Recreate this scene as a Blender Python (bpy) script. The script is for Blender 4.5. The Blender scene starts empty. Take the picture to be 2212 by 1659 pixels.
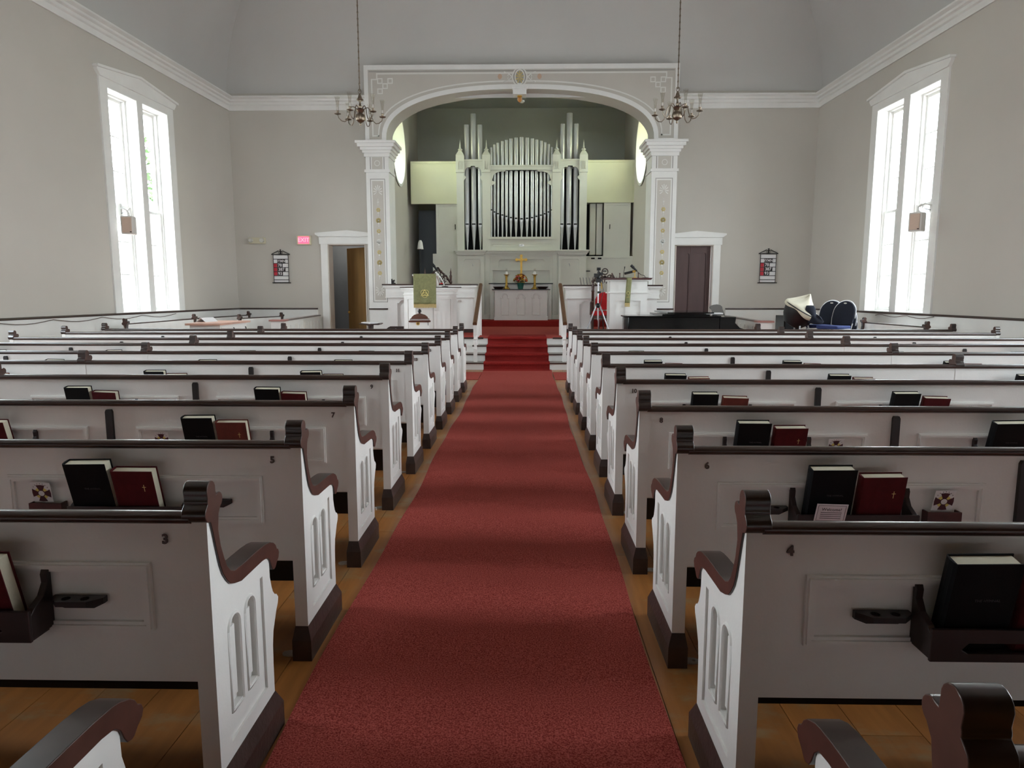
import bpy, math, random
from mathutils import Vector, Matrix
from mathutils.geometry import tessellate_polygon
random.seed(7)
sc = bpy.context.scene
COL = sc.collection
# ------------------------------------------------------------------ camera, world, exposure
FPX, HC = 1470.0, 1.45
TH, PS = math.radians(7.537), math.radians(1.1204)
FW = Vector((-math.sin(PS)*math.cos(TH), math.cos(PS)*math.cos(TH), -math.sin(TH)))
RT = Vector((math.cos(PS), math.sin(PS), 0.0))
UP = RT.cross(FW)
CAMP = Vector((0, 0, HC))
cd = bpy.data.cameras.new('camera'); cam = bpy.data.objects.new('camera', cd); COL.objects.link(cam)
cd.sensor_width = 36.0; cd.lens = FPX/2212*36.0; cd.clip_start = 0.05; cd.clip_end = 200
cam.matrix_world = Matrix(((RT.x, UP.x, -FW.x, 0), (RT.y, UP.y, -FW.y, 0), (RT.z, UP.z, -FW.z, HC), (0, 0, 0, 1)))
sc.camera = cam
def at(px, py, Y):
    d = RT*(px-1106.0) + UP*(829.5-py) + FW*FPX
    return CAMP + d*(Y/d.y)
def X_at(px, Y, z=1.45):
    # x of the point at depth Y, height z that shows in column px
    k = (px-1106.0)/FPX
    # (R.q)/(F.q)=k, q=(x,Y,z-H)
    dz = z-HC
    return (k*(FW.y*Y+FW.z*dz) - RT.y*Y)/(RT.x - k*FW.x)

sc.view_settings.view_transform = 'Standard'; sc.view_settings.look = 'None'
sc.view_settings.gamma = 1.0; sc.view_settings.use_curve_mapping = False
sc.view_settings.exposure = 0.88
W = bpy.data.worlds.new('world'); sc.world = W; W.use_nodes = True
wn = W.node_tree.nodes; wl = W.node_tree.links
bg = wn['Background']
tc = wn.new('ShaderNodeTexCoord'); sp = wn.new('ShaderNodeSeparateXYZ'); wl.new(tc.outputs['Generated'], sp.inputs[0])
mr = wn.new('ShaderNodeMapRange'); mr.inputs[1].default_value = -0.05; mr.inputs[2].default_value = 0.8; wl.new(sp.outputs['Z'], mr.inputs[0])
cr = wn.new('ShaderNodeMix'); cr.data_type = 'RGBA'
cr.inputs[6].default_value = (0.93, 0.96, 1.0, 1); cr.inputs[7].default_value = (0.78, 0.88, 1.0, 1)
wl.new(mr.outputs[0], cr.inputs[0]); wl.new(cr.outputs[2], bg.inputs[0])
bg.inputs[1].default_value = 12.0
# ------------------------------------------------------------------ helpers
def lin(c):
    def g(v):
        v /= 255.0
        return v/12.92 if v <= 0.04045 else ((v+0.055)/1.055)**2.4
    return (g(c[0]), g(c[1]), g(c[2]), 1)
MATS = {}
def mat(name, col, rough=0.6, metal=0.0, vary=0.0, vscale=8.0, bump=0.0, bscale=60.0, stretch=(1, 1, 1), col2=None, emit=None, coat=0.0, spec=None):
    if name in MATS: return MATS[name]
    m = bpy.data.materials.new(name); m.use_nodes = True
    nt = m.node_tree; N = nt.nodes; L = nt.links; p = N['Principled BSDF']
    c = lin(col); p.inputs['Base Color'].default_value = c
    p.inputs['Roughness'].default_value = rough; p.inputs['Metallic'].default_value = metal
    if coat: p.inputs['Coat Weight'].default_value = coat; p.inputs['Coat Roughness'].default_value = 0.15
    if spec is not None: p.inputs['Specular IOR Level'].default_value = spec
    if vary or bump or col2:
        t = N.new('ShaderNodeTexCoord'); mp = N.new('ShaderNodeMapping'); mp.inputs['Scale'].default_value = stretch
        L.new(t.outputs['Object'], mp.inputs[0])
    if vary or col2:
        n = N.new('ShaderNodeTexNoise'); n.inputs['Scale'].default_value = vscale; n.inputs['Detail'].default_value = 6
        L.new(mp.outputs[0], n.inputs['Vector'])
        r = N.new('ShaderNodeMapRange'); r.inputs[1].default_value = 0.35; r.inputs[2].default_value = 0.65
        L.new(n.outputs['Fac'], r.inputs[0])
        mx = N.new('ShaderNodeMix'); mx.data_type = 'RGBA'
        c2 = lin(col2) if col2 else tuple(v*(1-vary) for v in c[:3])+(1,)
        mx.inputs[6].default_value = c; mx.inputs[7].default_value = c2
        L.new(r.outputs[0], mx.inputs[0]); L.new(mx.outputs[2], p.inputs['Base Color'])
    if bump:
        n2 = N.new('ShaderNodeTexNoise'); n2.inputs['Scale'].default_value = bscale; n2.inputs['Detail'].default_value = 3
        L.new(mp.outputs[0], n2.inputs['Vector'])
        b = N.new('ShaderNodeBump'); b.inputs['Strength'].default_value = bump; b.inputs['Distance'].default_value = 0.01
        L.new(n2.outputs['Fac'], b.inputs['Height']); L.new(b.outputs[0], p.inputs['Normal'])
    if emit:
        p.inputs['Emission Color'].default_value = lin(emit[0]); p.inputs['Emission Strength'].default_value = emit[1]
    MATS[name] = m; return m
WHITE = mat('white_paint', (232, 230, 226), 0.45, vary=0.05, vscale=3)
PEWW = mat('pew_paint', (238, 235, 231), 0.5, vary=0.06, vscale=4, bump=0.05, bscale=90)
WALL = mat('wall_paint', (197, 191, 182), 0.85, vary=0.05, vscale=0.7, bump=0.06, bscale=12)
CEIL = mat('ceiling_paint', (200, 197, 193), 0.9, vary=0.04, vscale=0.6)
APSE = mat('apse_paint', (186, 188, 180), 0.9, vary=0.06, vscale=0.8)
CASEW = mat('organ_paint', (222, 222, 212), 0.5, vary=0.05, vscale=2)
BROWN = mat('dark_walnut', (58, 36, 30), 0.32, vary=0.35, vscale=14, stretch=(1, 1, 6), coat=0.3)
RAILM = mat('rail_walnut', (58, 38, 31), 0.28, vary=0.3, vscale=10, stretch=(0.4, 5, 5), coat=0.35)
CAPM = mat('cap_walnut', (78, 50, 41), 0.4, vary=0.3, vscale=16, coat=0.2)
PLINTH = mat('plinth_brown', (66, 50, 44), 0.45, vary=0.3, vscale=20, bump=0.2, bscale=60)
BLACKW = mat('black_wood', (26, 20, 19), 0.4, vary=0.2, vscale=12)
RACKM = mat('rack_wood', (40, 24, 22), 0.4, vary=0.3, vscale=12)
HOLDM = mat('holder_wood', (78, 34, 30), 0.4, vary=0.3, vscale=20)
GOLD = mat('brass', (206, 166, 84), 0.45, metal=0.8, vary=0.15, vscale=20)
CHAND = mat('aged_brass', (142, 128, 112), 0.35, metal=1.0, vary=0.3, vscale=20)
SILVER = mat('pipe_silver', (206, 207, 210), 0.38, metal=0.5, vary=0.05, vscale=5)
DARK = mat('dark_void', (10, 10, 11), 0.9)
CHROME = mat('chrome', (200, 200, 205), 0.4, metal=0.8)
BLACKP = mat('black_plastic', (18, 18, 20), 0.45)
LACQ = mat('piano_lacquer', (10, 11, 12), 0.14, spec=0.35)
REDV = mat('red_velvet', (196, 22, 30), 0.8, vary=0.2, vscale=10)
CUSH = mat('cushion_red', (170, 60, 58), 0.9, vary=0.15, vscale=30, bump=0.3, bscale=300)
PAPER = mat('paper', (235, 232, 232), 0.8)
INK = mat('ink', (50, 42, 44), 0.8)
PAGE = mat('page_edge', (226, 219, 196), 0.85, vary=0.15, vscale=80, stretch=(1, 30, 1))
HYMC = mat('hymnal_black', (13, 13, 15), 0.6, spec=0.15, bump=0.1, bscale=300)
BIBC = mat('bible_red', (84, 18, 24), 0.6, spec=0.2, vary=0.2, vscale=30, bump=0.15, bscale=200)
BIBB = mat('bible_brown', (112, 44, 32), 0.6, vary=0.25, vscale=30, bump=0.15, bscale=200)
GREENF = mat('green_brocade', (134, 134, 92), 0.8, vary=0.18, vscale=26, bump=0.2, bscale=80)
GOLDT = mat('gold_thread', (222, 206, 132), 0.6, vary=0.2, vscale=80)
FRINGE = mat('fringe', (214, 190, 130), 0.8, vary=0.3, vscale=120)
STENW = mat('stencil_white', (222, 220, 214), 0.7)
STENG = mat('stencil_grey', (160, 156, 150), 0.7)
STENY = mat('stencil_gold', (206, 186, 126), 0.6, vary=0.2, vscale=40)
STENO = mat('stencil_orange', (196, 164, 140), 0.7)
NAVY = mat('navy_fabric', (24, 28, 44), 0.9, vary=0.2, vscale=60)
BLUEF = mat('blue_seat', (50, 62, 112), 0.9, vary=0.2, vscale=60)
IVORY = mat('ivory_plastic', (206, 198, 172), 0.5)
TAN = mat('speaker_cloth', (206, 180, 162), 0.8, vary=0.1, vscale=200)
WOODG = mat('golden_wood', (140, 106, 60), 0.5, vary=0.25, vscale=8, stretch=(1, 1, 0.12), coat=0.1)
DOORB = mat('door_brown', (86, 62, 60), 0.5, vary=0.15, vscale=6, stretch=(1, 1, 0.2))
GREYB = mat('grey_blue', (122, 128, 136), 0.9, vary=0.05, vscale=2)
CREAM = mat('cream_cloth', (214, 206, 184), 0.9, vary=0.12, vscale=5, bump=0.3, bscale=10)
SIDING = mat('clapboard', (226, 230, 232), 0.7)
LEAFM = mat('tree_leaf', (84, 112, 62), 0.8, vary=0.3, vscale=3)
BARK = mat('bark', (96, 84, 70), 0.9)
GRASS = mat('pale_gravel', (188, 186, 182), 0.9, vary=0.1, vscale=2)
DESKT = mat('desk_top', (206, 160, 140), 0.4, vary=0.12, vscale=8)
POTG = mat('green_pot', (44, 104, 92), 0.5)
STEEL = mat('satin_plate', (206, 204, 198), 0.35, metal=0.8)
BACKST = mat('speckle', (150, 148, 140), 0.6)

def carpet_mat(name, c1, c2):
    m = mat(name, c1, 0.95, vary=0.01, spec=0.15); nt = m.node_tree; N = nt.nodes; L = nt.links
    p = N['Principled BSDF']; t = N.new('ShaderNodeTexCoord')
    n = N.new('ShaderNodeTexNoise'); n.inputs['Scale'].default_value = 170; n.inputs['Detail'].default_value = 4; n.inputs['Roughness'].default_value = 0.7
    L.new(t.outputs['Object'], n.inputs['Vector'])
    r = N.new('ShaderNodeMapRange'); r.inputs[1].default_value = 0.4; r.inputs[2].default_value = 0.62; L.new(n.outputs['Fac'], r.inputs[0])
    mx = N.new('ShaderNodeMix'); mx.data_type = 'RGBA'; mx.inputs[6].default_value = lin(c1); mx.inputs[7].default_value = lin(c2)
    L.new(r.outputs[0], mx.inputs[0]); L.new(mx.outputs[2], p.inputs['Base Color'])
    b = N.new('ShaderNodeBump'); b.inputs['Strength'].default_value = 0.8; b.inputs['Distance'].default_value = 0.006
    L.new(n.outputs['Fac'], b.inputs['Height']); L.new(b.outputs[0], p.inputs['Normal'])
    p.inputs['Specular IOR Level'].default_value = 0.05
    return m
CARPET = carpet_mat('carpet_red', (130, 46, 42), (196, 100, 90))
CARPET2 = carpet_mat('carpet_crimson', (122, 30, 30), (158, 52, 46))
def floor_mat():
    m = mat('old_floorboards', (132, 92, 56), 0.42, vary=0.1); nt = m.node_tree; N = nt.nodes; L = nt.links
    p = N['Principled BSDF']; t = N.new('ShaderNodeTexCoord'); g = N.new('ShaderNodeNewGeometry')
    mp = N.new('ShaderNodeMapping'); mp.inputs['Scale'].default_value = (14, 1.2, 1); L.new(g.outputs['Position'], mp.inputs[0])
    n = N.new('ShaderNodeTexNoise'); n.inputs['Scale'].default_value = 2; n.inputs['Detail'].default_value = 8; L.new(mp.outputs[0], n.inputs['Vector'])
    mx = N.new('ShaderNodeMix'); mx.data_type = 'RGBA'; mx.inputs[6].default_value = lin((126, 78, 38)); mx.inputs[7].default_value = lin((184, 122, 62)); L.new(n.outputs['Fac'], mx.inputs[0])
    mp2 = N.new('ShaderNodeMapping'); mp2.inputs['Scale'].default_value = (1.3, 2.4, 1); L.new(g.outputs['Position'], mp2.inputs[0])
    n2 = N.new('ShaderNodeTexNoise'); n2.inputs['Scale'].default_value = 2.2; n2.inputs['Detail'].default_value = 7; n2.inputs['Roughness'].default_value = 0.65; L.new(mp2.outputs[0], n2.inputs['Vector'])
    r = N.new('ShaderNodeMapRange'); r.inputs[1].default_value = 0.53; r.inputs[2].default_value = 0.68; r.inputs[4].default_value = 0.75; L.new(n2.outputs['Fac'], r.inputs[0])
    mx2 = N.new('ShaderNodeMix'); mx2.data_type = 'RGBA'; L.new(mx.outputs[2], mx2.inputs[6]); mx2.inputs[7].default_value = lin((150, 136, 104)); L.new(r.outputs[0], mx2.inputs[0])
    oi = N.new('ShaderNodeObjectInfo'); hs = N.new('ShaderNodeHueSaturation'); mrr = N.new('ShaderNodeMapRange'); mrr.inputs[3].default_value = 0.82; mrr.inputs[4].default_value = 1.12
    L.new(oi.outputs['Random'], mrr.inputs[0]); L.new(mrr.outputs[0], hs.inputs['Value']); L.new(mx2.outputs[2], hs.inputs['Color']); L.new(hs.outputs[0], p.inputs['Base Color'])
    p.inputs['Coat Weight'].default_value = 0.15
    return m
FLOOR = floor_mat()
def glass_mat(name, tint=(1, 1, 1), haze=0.0):
    m = bpy.data.materials.new(name); m.use_nodes = True; nt = m.node_tree; N = nt.nodes; L = nt.links
    N.remove(N['Principled BSDF']); out = N['Material Output']
    tr = N.new('ShaderNodeBsdfTransparent'); tr.inputs[0].default_value = (*tint, 1)
    gl = N.new('ShaderNodeBsdfGlossy'); gl.inputs['Roughness'].default_value = 0.02
    fr = N.new('ShaderNodeFresnel'); fr.inputs[0].default_value = 1.3
    ge = N.new('ShaderNodeNewGeometry'); mu = N.new('ShaderNodeMath'); mu.operation = 'SUBTRACT'; mu.use_clamp = True
    L.new(fr.outputs[0], mu.inputs[0]); L.new(ge.outputs['Backfacing'], mu.inputs[1])   # only the outer surface of a pane reflects
    mx = N.new('ShaderNodeMixShader'); L.new(mu.outputs[0], mx.inputs[0]); L.new(tr.outputs[0], mx.inputs[1]); L.new(gl.outputs[0], mx.inputs[2])
    L.new(mx.outputs[0], out.inputs[0]); MATS[name] = m; return m
GLASS = glass_mat('window_glass', (0.97, 0.99, 0.98))
SHADE = glass_mat('shade_glass', (0.93, 0.92, 0.9))
ST = [glass_mat('stained_glass_amber', (1.0, 0.9, 0.55)), glass_mat('stained_glass_green', (0.82, 0.97, 0.75)), glass_mat('stained_glass_pale', (0.98, 1.0, 0.88)), glass_mat('stained_glass_blue', (0.78, 0.9, 0.98))]

class MB:
    def __init__(s): s.v = []; s.f = []
    def add(s, vs, fs):
        o = len(s.v); s.v += [tuple(v) for v in vs]; s.f += [tuple(i+o for i in f) for f in fs]; return s
    def box(s, x0, x1, y0, y1, z0, z1):
        if x0 > x1: x0, x1 = x1, x0
        if y0 > y1: y0, y1 = y1, y0
        if z0 > z1: z0, z1 = z1, z0
        return s.add([(x0,y0,z0),(x1,y0,z0),(x1,y1,z0),(x0,y1,z0),(x0,y0,z1),(x1,y0,z1),(x1,y1,z1),(x0,y1,z1)],
              [(0,3,2,1),(4,5,6,7),(0,1,5,4),(1,2,6,5),(2,3,7,6),(3,0,4,7)])
    def prism(s, poly, a, b, plane='xz', holes=()):
        # poly in plane coords, extruded a->b along the remaining axis
        def P(p, h):
            return {'xz': (p[0], h, p[1]), 'yz': (h, p[0], p[1]), 'xy': (p[0], p[1], h)}[plane]
        loops = [list(poly)] + [list(h) for h in holes]
        flat = [p for l in loops for p in l]; n = len(flat)
        tris = tessellate_polygon([[Vector((p[0], p[1], 0)) for p in l] for l in loops])
        vs = [P(p, a) for p in flat] + [P(p, b) for p in flat]
        fs = []
        def area(t):
            A, B, C_ = (flat[i] for i in t); return (B[0]-A[0])*(C_[1]-A[1])-(B[1]-A[1])*(C_[0]-A[0])
        flip = (plane == 'xz') != (b < a)   # orientation book-keeping
        for t in tris:
            if len(set(t)) < 3: continue
            t = tuple(t) if area(t) > 0 else tuple(reversed(t))
            lo, hi = (t[::-1], tuple(i+n for i in t))
            if flip: lo, hi = lo[::-1], hi[::-1]
            fs += [lo, hi]
        o = 0
        for li, l in enumerate(loops):
            k = len(l); ar = sum(l[i][0]*l[(i+1) % k][1]-l[(i+1) % k][0]*l[i][1] for i in range(k))
            ccw = ar > 0
            if li: ccw = not ccw
            for i in range(k):
                j = (i+1) % k; q = (o+i, o+j, n+o+j, n+o+i)
                if not ccw: q = q[::-1]
                if flip: q = q[::-1]
                fs.append(q)
            o += k
        return s.add(vs, fs)
    def lathe(s, prof, c=(0, 0, 0), seg=16, axis='z'):
        vs = []; fs = []
        for (r, h) in prof:
            for k in range(seg):
                a = 2*math.pi*k/seg; x, y = r*math.cos(a), r*math.sin(a)
                v = (x, y, h) if axis == 'z' else ((h, x, y) if axis == 'x' else (y, h, x))
                vs.append((v[0]+c[0], v[1]+c[1], v[2]+c[2]))
        m = len(prof)
        for i in range(m-1):
            for k in range(seg):
                fs.append((i*seg+k, i*seg+(k+1) % seg, (i+1)*seg+(k+1) % seg, (i+1)*seg+k))
        fs.append(tuple(reversed(range(seg)))); fs.append(tuple((m-1)*seg+k for k in range(seg)))
        return s.add(vs, fs)
    def tube(s, pts, r, seg=8, closed=False):
        pts = [Vector(p) for p in pts]; n = len(pts); vs = []; fs = []
        rr = r if isinstance(r, (list, tuple)) else [r]*n
        prev = None
        for i, p in enumerate(pts):
            t = (pts[(i+1) % n]-pts[i-1]) if closed else (pts[min(i+1, n-1)]-pts[max(i-1, 0)])
            if t.length < 1e-9: t = Vector((0, 0, 1))
            t.normalize()
            if prev is None:
                u = t.orthogonal().normalized()
            else:
                u = prev - t*prev.dot(t)
                u = u.normalized() if u.length > 1e-6 else t.orthogonal().normalized()
            prev = u; w = t.cross(u)
            for k in range(seg):
                a = 2*math.pi*k/seg; vs.append(tuple(p+(u*math.cos(a)+w*math.sin(a))*rr[i]))
        m = n if closed else n-1
        for i in range(m):
            j = (i+1) % n
            for k in range(seg): fs.append((i*seg+k, i*seg+(k+1) % seg, j*seg+(k+1) % seg, j*seg+k))
        if not closed:
            fs.append(tuple(reversed(range(seg)))); fs.append(tuple((n-1)*seg+k for k in range(seg)))
        return s.add(vs, fs)
    def ball(s, c, r, seg=12, rings=8, sq=(1, 1, 1)):
        prof = [(max(1e-4, math.sin(math.pi*i/rings)), -math.cos(math.pi*i/rings)) for i in range(rings+1)]
        t = MB().lathe(prof, seg=seg)
        return s.add([(c[0]+v[0]*r*sq[0], c[1]+v[1]*r*sq[1], c[2]+v[2]*r*sq[2]) for v in t.v], t.f)
    def xf(s, M):
        s.v = [tuple(M @ Vector(v)) for v in s.v]; return s
    def flipx(s):
        s.v = [(-v[0], v[1], v[2]) for v in s.v]; s.f = [tuple(reversed(f)) for f in s.f]; return s
    def join(s, o): return s.add(o.v, o.f)
    def build(s, name, m, parent=None, smooth=True, bevel=0.0, ang=35, loc=None, rz=0.0):
        me = bpy.data.meshes.new(name); me.from_pydata(s.v, [], s.f); me.materials.append(m)
        if smooth:
            me.polygons.foreach_set('use_smooth', [True]*len(me.polygons)); me.set_sharp_from_angle(angle=math.radians(ang))
        o = bpy.data.objects.new(name, me); COL.objects.link(o)
        if parent: o.parent = parent
        if loc is not None: o.location = loc
        if rz: o.rotation_euler.z = rz
        if bevel:
            b = o.modifiers.new('bevel', 'BEVEL'); b.width = bevel; b.segments = 2; b.limit_method = 'ANGLE'; b.angle_limit = math.radians(40); b.harden_normals = False
        return o
def empty(name, loc=(0, 0, 0), rz=0.0):
    o = bpy.data.objects.new(name, None); COL.objects.link(o); o.location = loc; o.rotation_euler.z = rz; o.empty_display_size = 0.1; return o
def tag(o, label, cat, group=None):
    o['label'] = label; o['category'] = cat
    if group: o['group'] = group
    return o
def struct(o): o['kind'] = 'structure'; return o
def thing(name, label, cat, loc=(0, 0, 0), rz=0.0, group=None): return tag(empty(name, loc, rz), label, cat, group)
def copy_tree(o, parent=None):
    c = o.copy(); COL.objects.link(c)
    if parent: c.parent = parent
    for ch in list(o.children): copy_tree(ch, c)
    return c
def inst(src, parent, loc=None, name=None):
    c = src.copy(); COL.objects.link(c); c.parent = parent
    if loc is not None: c.location = loc
    return c
TXT = {}
def text_mb(s, size, depth=0.002, bold=0.0):
    # lettering in the x/z plane facing -y, centred on the origin
    cu = bpy.data.curves.new('txt', 'FONT'); cu.body = s; cu.size = size; cu.extrude = depth; cu.align_x = 'CENTER'; cu.align_y = 'CENTER'; cu.offset = bold
    cu.resolution_u = 3
    o = bpy.data.objects.new('txt', cu); COL.objects.link(o); bpy.context.view_layer.update()
    me = bpy.data.meshes.new_from_object(o.evaluated_get(bpy.context.evaluated_depsgraph_get()))
    mb = MB().add([(v.co.x, -v.co.z, v.co.y) for v in me.vertices], [tuple(p.vertices) for p in me.polygons])
    bpy.data.objects.remove(o); bpy.data.curves.remove(cu); bpy.data.meshes.remove(me)
    return mb
def shift(mb, x=0, y=0, z=0): return mb.xf(Matrix.Translation((x, y, z)))
def frame_pts(x0, x1, z0, z1, w):
    return [(x0, z0), (x1, z0), (x1, z1), (x0, z1)], [(x0+w, z0+w), (x1-w, z0+w), (x1-w, z1-w), (x0+w, z1-w)]
def arch_pts(x0, x1, z0, z1, seg=8, shoulder=0.0):
    # rectangle with a round head (optionally on small shoulders); z1 is the crown
    xc = (x0+x1)/2; r = (x1-x0)/2-shoulder; zs = z1-r
    p = [(x0, z0), (x1, z0), (x1, zs)]
    if shoulder: p += [(x1, zs+shoulder*0.3)]
    for k in range(0 if shoulder else 1, seg+(1 if shoulder else 0)):
        a = math.pi*k/seg; p.append((xc+r*math.cos(a), zs+(shoulder*0.3 if shoulder else 0)+r*math.sin(a)*(1-(shoulder*0.3/r if shoulder else 0))))
    if shoulder: p += [(x0, zs+shoulder*0.3)]
    p.append((x0, zs)); return p
# ------------------------------------------------------------------ room constants
YF = 16.2                       # front wall
YB = -4.0
def XL(y): return -6.83-0.048*(YF-y)
def XR(y): return 6.63+0.02*(YF-y)
ZD, ZC0, ZC1 = 1.10, 5.62, 5.91  # dado rail, cornice bottom and top
WT = 0.34                       # wall thickness
# side walls built in a local frame: x' along the wall (= y), y' outward
def side_frame(side):
    fx = XL if side == 'L' else XR
    a = Vector((fx(YB), YB, 0)); b = Vector((fx(YF), YF, 0)); u = (b-a).normalized()
    n = Vector((-u.y, u.x, 0)) if side == 'L' else Vector((u.y, -u.x, 0))
    M = Matrix(((u.x, n.x, 0, a.x), (u.y, n.y, 0, a.y), (0, 0, 1, 0), (0, 0, 0, 1)))
    return M, (b-a).length, u, n
def wall_mb(length, openings, z1, t=WT, x0=0.0):
    poly = [(x0, 0), (length, 0), (length, z1), (x0, z1)]
    return MB().prism(poly, 0.0, t, 'xz', holes=[[(a, c), (b, c), (b, d), (a, d)] for a, b, c, d in openings])
WIN_Y = {'L': [(11.83, 12.63), (12.80, 13.60)], 'R': [(11.66, 12.50), (12.70, 13.57)]}
PAIRS = [0.0, -5.0, -9.3]
ZW0, ZW1 = 1.13, 4.88
for side in 'LR':
    M, ln, u, n = side_frame(side)
    ops = []
    for off in PAIRS:
        for a, b in WIN_Y[side]: ops.append((a+off-YB, b+off-YB, ZW0, ZW1))
    w = wall_mb(ln+0.3, ops, 6.0, x0=-0.3)
    if side == 'R': w.f = [tuple(reversed(f)) for f in w.f]
    w.xf(M); o = struct(w.build('wall_'+('left' if side == 'L' else 'right'), WALL, smooth=False))
    # wainscot, dado rail, baseboard, cornice
    wa = MB().box(-0.0, ln, -0.012, 0.0, 0.0, ZD); wa.xf(M)
    wa.build('wainscot', WHITE, o, smooth=False)
    dr = MB().prism([(0, ZD-0.02), (-0.035, ZD-0.012), (-0.045, ZD), (-0.04, ZD+0.02), (0, ZD+0.022)], 0, ln, 'yz'); dr.xf(M)
    struct(dr.build('trim_1', BROWN))
    bb = MB().box(0, ln, -0.03, 0, 0, 0.2).xf(M); struct(bb.build('baseboard_'+('left' if side == 'L' else 'right'), WHITE))
    co = MB().prism([(0, ZC0), (-0.03, ZC0), (-0.03, ZC0+0.10), (-0.06, ZC0+0.12), (-0.06, ZC0+0.17), (-0.10, ZC0+0.19), (-0.10, ZC0+0.23), (-0.16, ZC0+0.26), (-0.16, ZC1), (0, ZC1)], 0, ln, 'yz').xf(M)
    struct(co.build('trim_2', WHITE, smooth=False))
# ------------------------------------------------------------------ windows
def sash_set(root, a, b, z0, z1, y, detailed):
    # one double-hung window between x'=a..b: frame, two sashes, muntins and panes
    zm = (z0+z1)/2-0.02
    fr = MB()
    fr.prism([(a, z0), (b, z0), (b, z1), (a, z1)], y-0.02, y+0.08, 'xz', holes=[[(a+0.035, z0+0.03), (b-0.035, z0+0.03), (b-0.035, z1-0.03), (a+0.035, z1-0.03)]])
    fr.build('window_frame', WHITE, root, smooth=False)
    for (s0, s1, yy) in ((z0+0.03, zm+0.03, y), (zm-0.03, z1-0.03, y+0.04)):
        o2, i2 = frame_pts(a+0.035, b-0.035, s0, s1, 0.05)
        sash = MB().prism(o2, yy, yy+0.035, 'xz', holes=[i2]).build('sash', WHITE, root, smooth=False)
        w_ = (b-a-0.17); h_ = (s1-s0-0.10)
        xs = [a+0.085, (a+b)/2, b-0.085]; zs = [s0+0.05+h_*k/3 for k in range(4)]
        if detailed:
            MB().box(xs[1]-0.009, xs[1]+0.009, yy+0.006, yy+0.028, zs[0], zs[3]).build('muntin', WHITE, sash, smooth=False)
            for k in (1, 2):
                MB().box(xs[0], xs[2], yy+0.005, yy+0.029, zs[k]-0.010, zs[k]+0.010).build('muntin', WHITE, sash, smooth=False)
            for i in range(2):
                for k in range(3):
                    MB().box(xs[i], xs[i+1], yy+0.014, yy+0.018, zs[k], zs[k+1]).build('pane', GLASS, sash, smooth=False)
        else:
            MB().box(xs[0], xs[2], yy+0.014, yy+0.018, zs[0], zs[3]).build('pane', GLASS, sash, smooth=False)
def window_pair(side, off, idx, detailed):
    M, ln, u, n = side_frame(side)
    root = struct(empty('window_%d' % idx)); root.matrix_world = M
    (a0, a1), (b0, b1) = [(a+off-YB, b+off-YB) for a, b in WIN_Y[side]]
    A, B = a0-0.2, b1+0.21
    cs = MB()
    cs.prism([(A, ZW0-0.01), (B, ZW0-0.01), (B, 5.08), (A, 5.08)], -0.03, 0.002, 'xz', holes=[[(a0, ZW0), (a1, ZW0), (a1, ZW1), (a0, ZW1)], [(b0, ZW0), (b1, ZW0), (b1, ZW1), (b0, ZW1)]])
    cs.build('casing', WHITE, root, smooth=False)
    xm = (A+B)/2
    cw = MB().prism([(A-0.07, 5.10), (A, 5.02), (B, 5.02), (B+0.07, 5.10), (B+0.07, 5.15), (xm, 5.29), (A-0.07, 5.15)], -0.06, 0.002, 'xz')
    cw.build('crown', WHITE, root, smooth=False)
    MB().prism([(A-0.10, 5.13), (xm, 5.27), (B+0.10, 5.13), (B+0.10, 5.17), (xm, 5.31), (A-0.10, 5.17)], -0.10, 0.002, 'xz').build('crown_moulding', WHITE, root, smooth=False)
    for a, b in ((a0, a1), (b0, b1)):
        rv = MB()
        for (x0, x1, z0, z1) in ((a-0.012, a+0.004, ZW0, ZW1), (b-0.004, b+0.012, ZW0, ZW1), (a, b, ZW0-0.012, ZW0+0.004), (a, b, ZW1-0.004, ZW1+0.012)):
            rv.box(x0, x1, -0.02, WT+0.02, z0, z1)
        rv.build('reveal', WHITE, root, smooth=False)
        sash_set(root, a+0.004, b-0.004, ZW0, ZW1, 0.20, detailed)
    return root
wi = 1
for off in PAIRS:
    for side in 'LR':
        window_pair(side, off, wi, off == 0.0); wi += 1
# sampling portals in the window openings
def portal(M, x, y, z, sx, sz, flip):
    ld = bpy.data.lights.new('portal', 'AREA'); ld.shape = 'RECTANGLE'; ld.size = sx; ld.size_y = sz; ld.cycles.is_portal = True
    o = bpy.data.objects.new('window_daylight', ld); COL.objects.link(o); o['kind'] = 'helper'
    # area light shines along its -Z; put -Z along inward (-y')
    R = Matrix(((1, 0, 0, x), (0, 0, 1, y), (0, -1, 0, z), (0, 0, 0, 1)))
    o.matrix_world = M @ R
for side in 'LR':
    M, ln, u, n = side_frame(side)
    for off in PAIRS:
        for a, b in WIN_Y[side]:
            portal(M, (a+b)/2+off-YB, WT+0.05, (ZW0+ZW1)/2, b-a, ZW1-ZW0, False)
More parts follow.
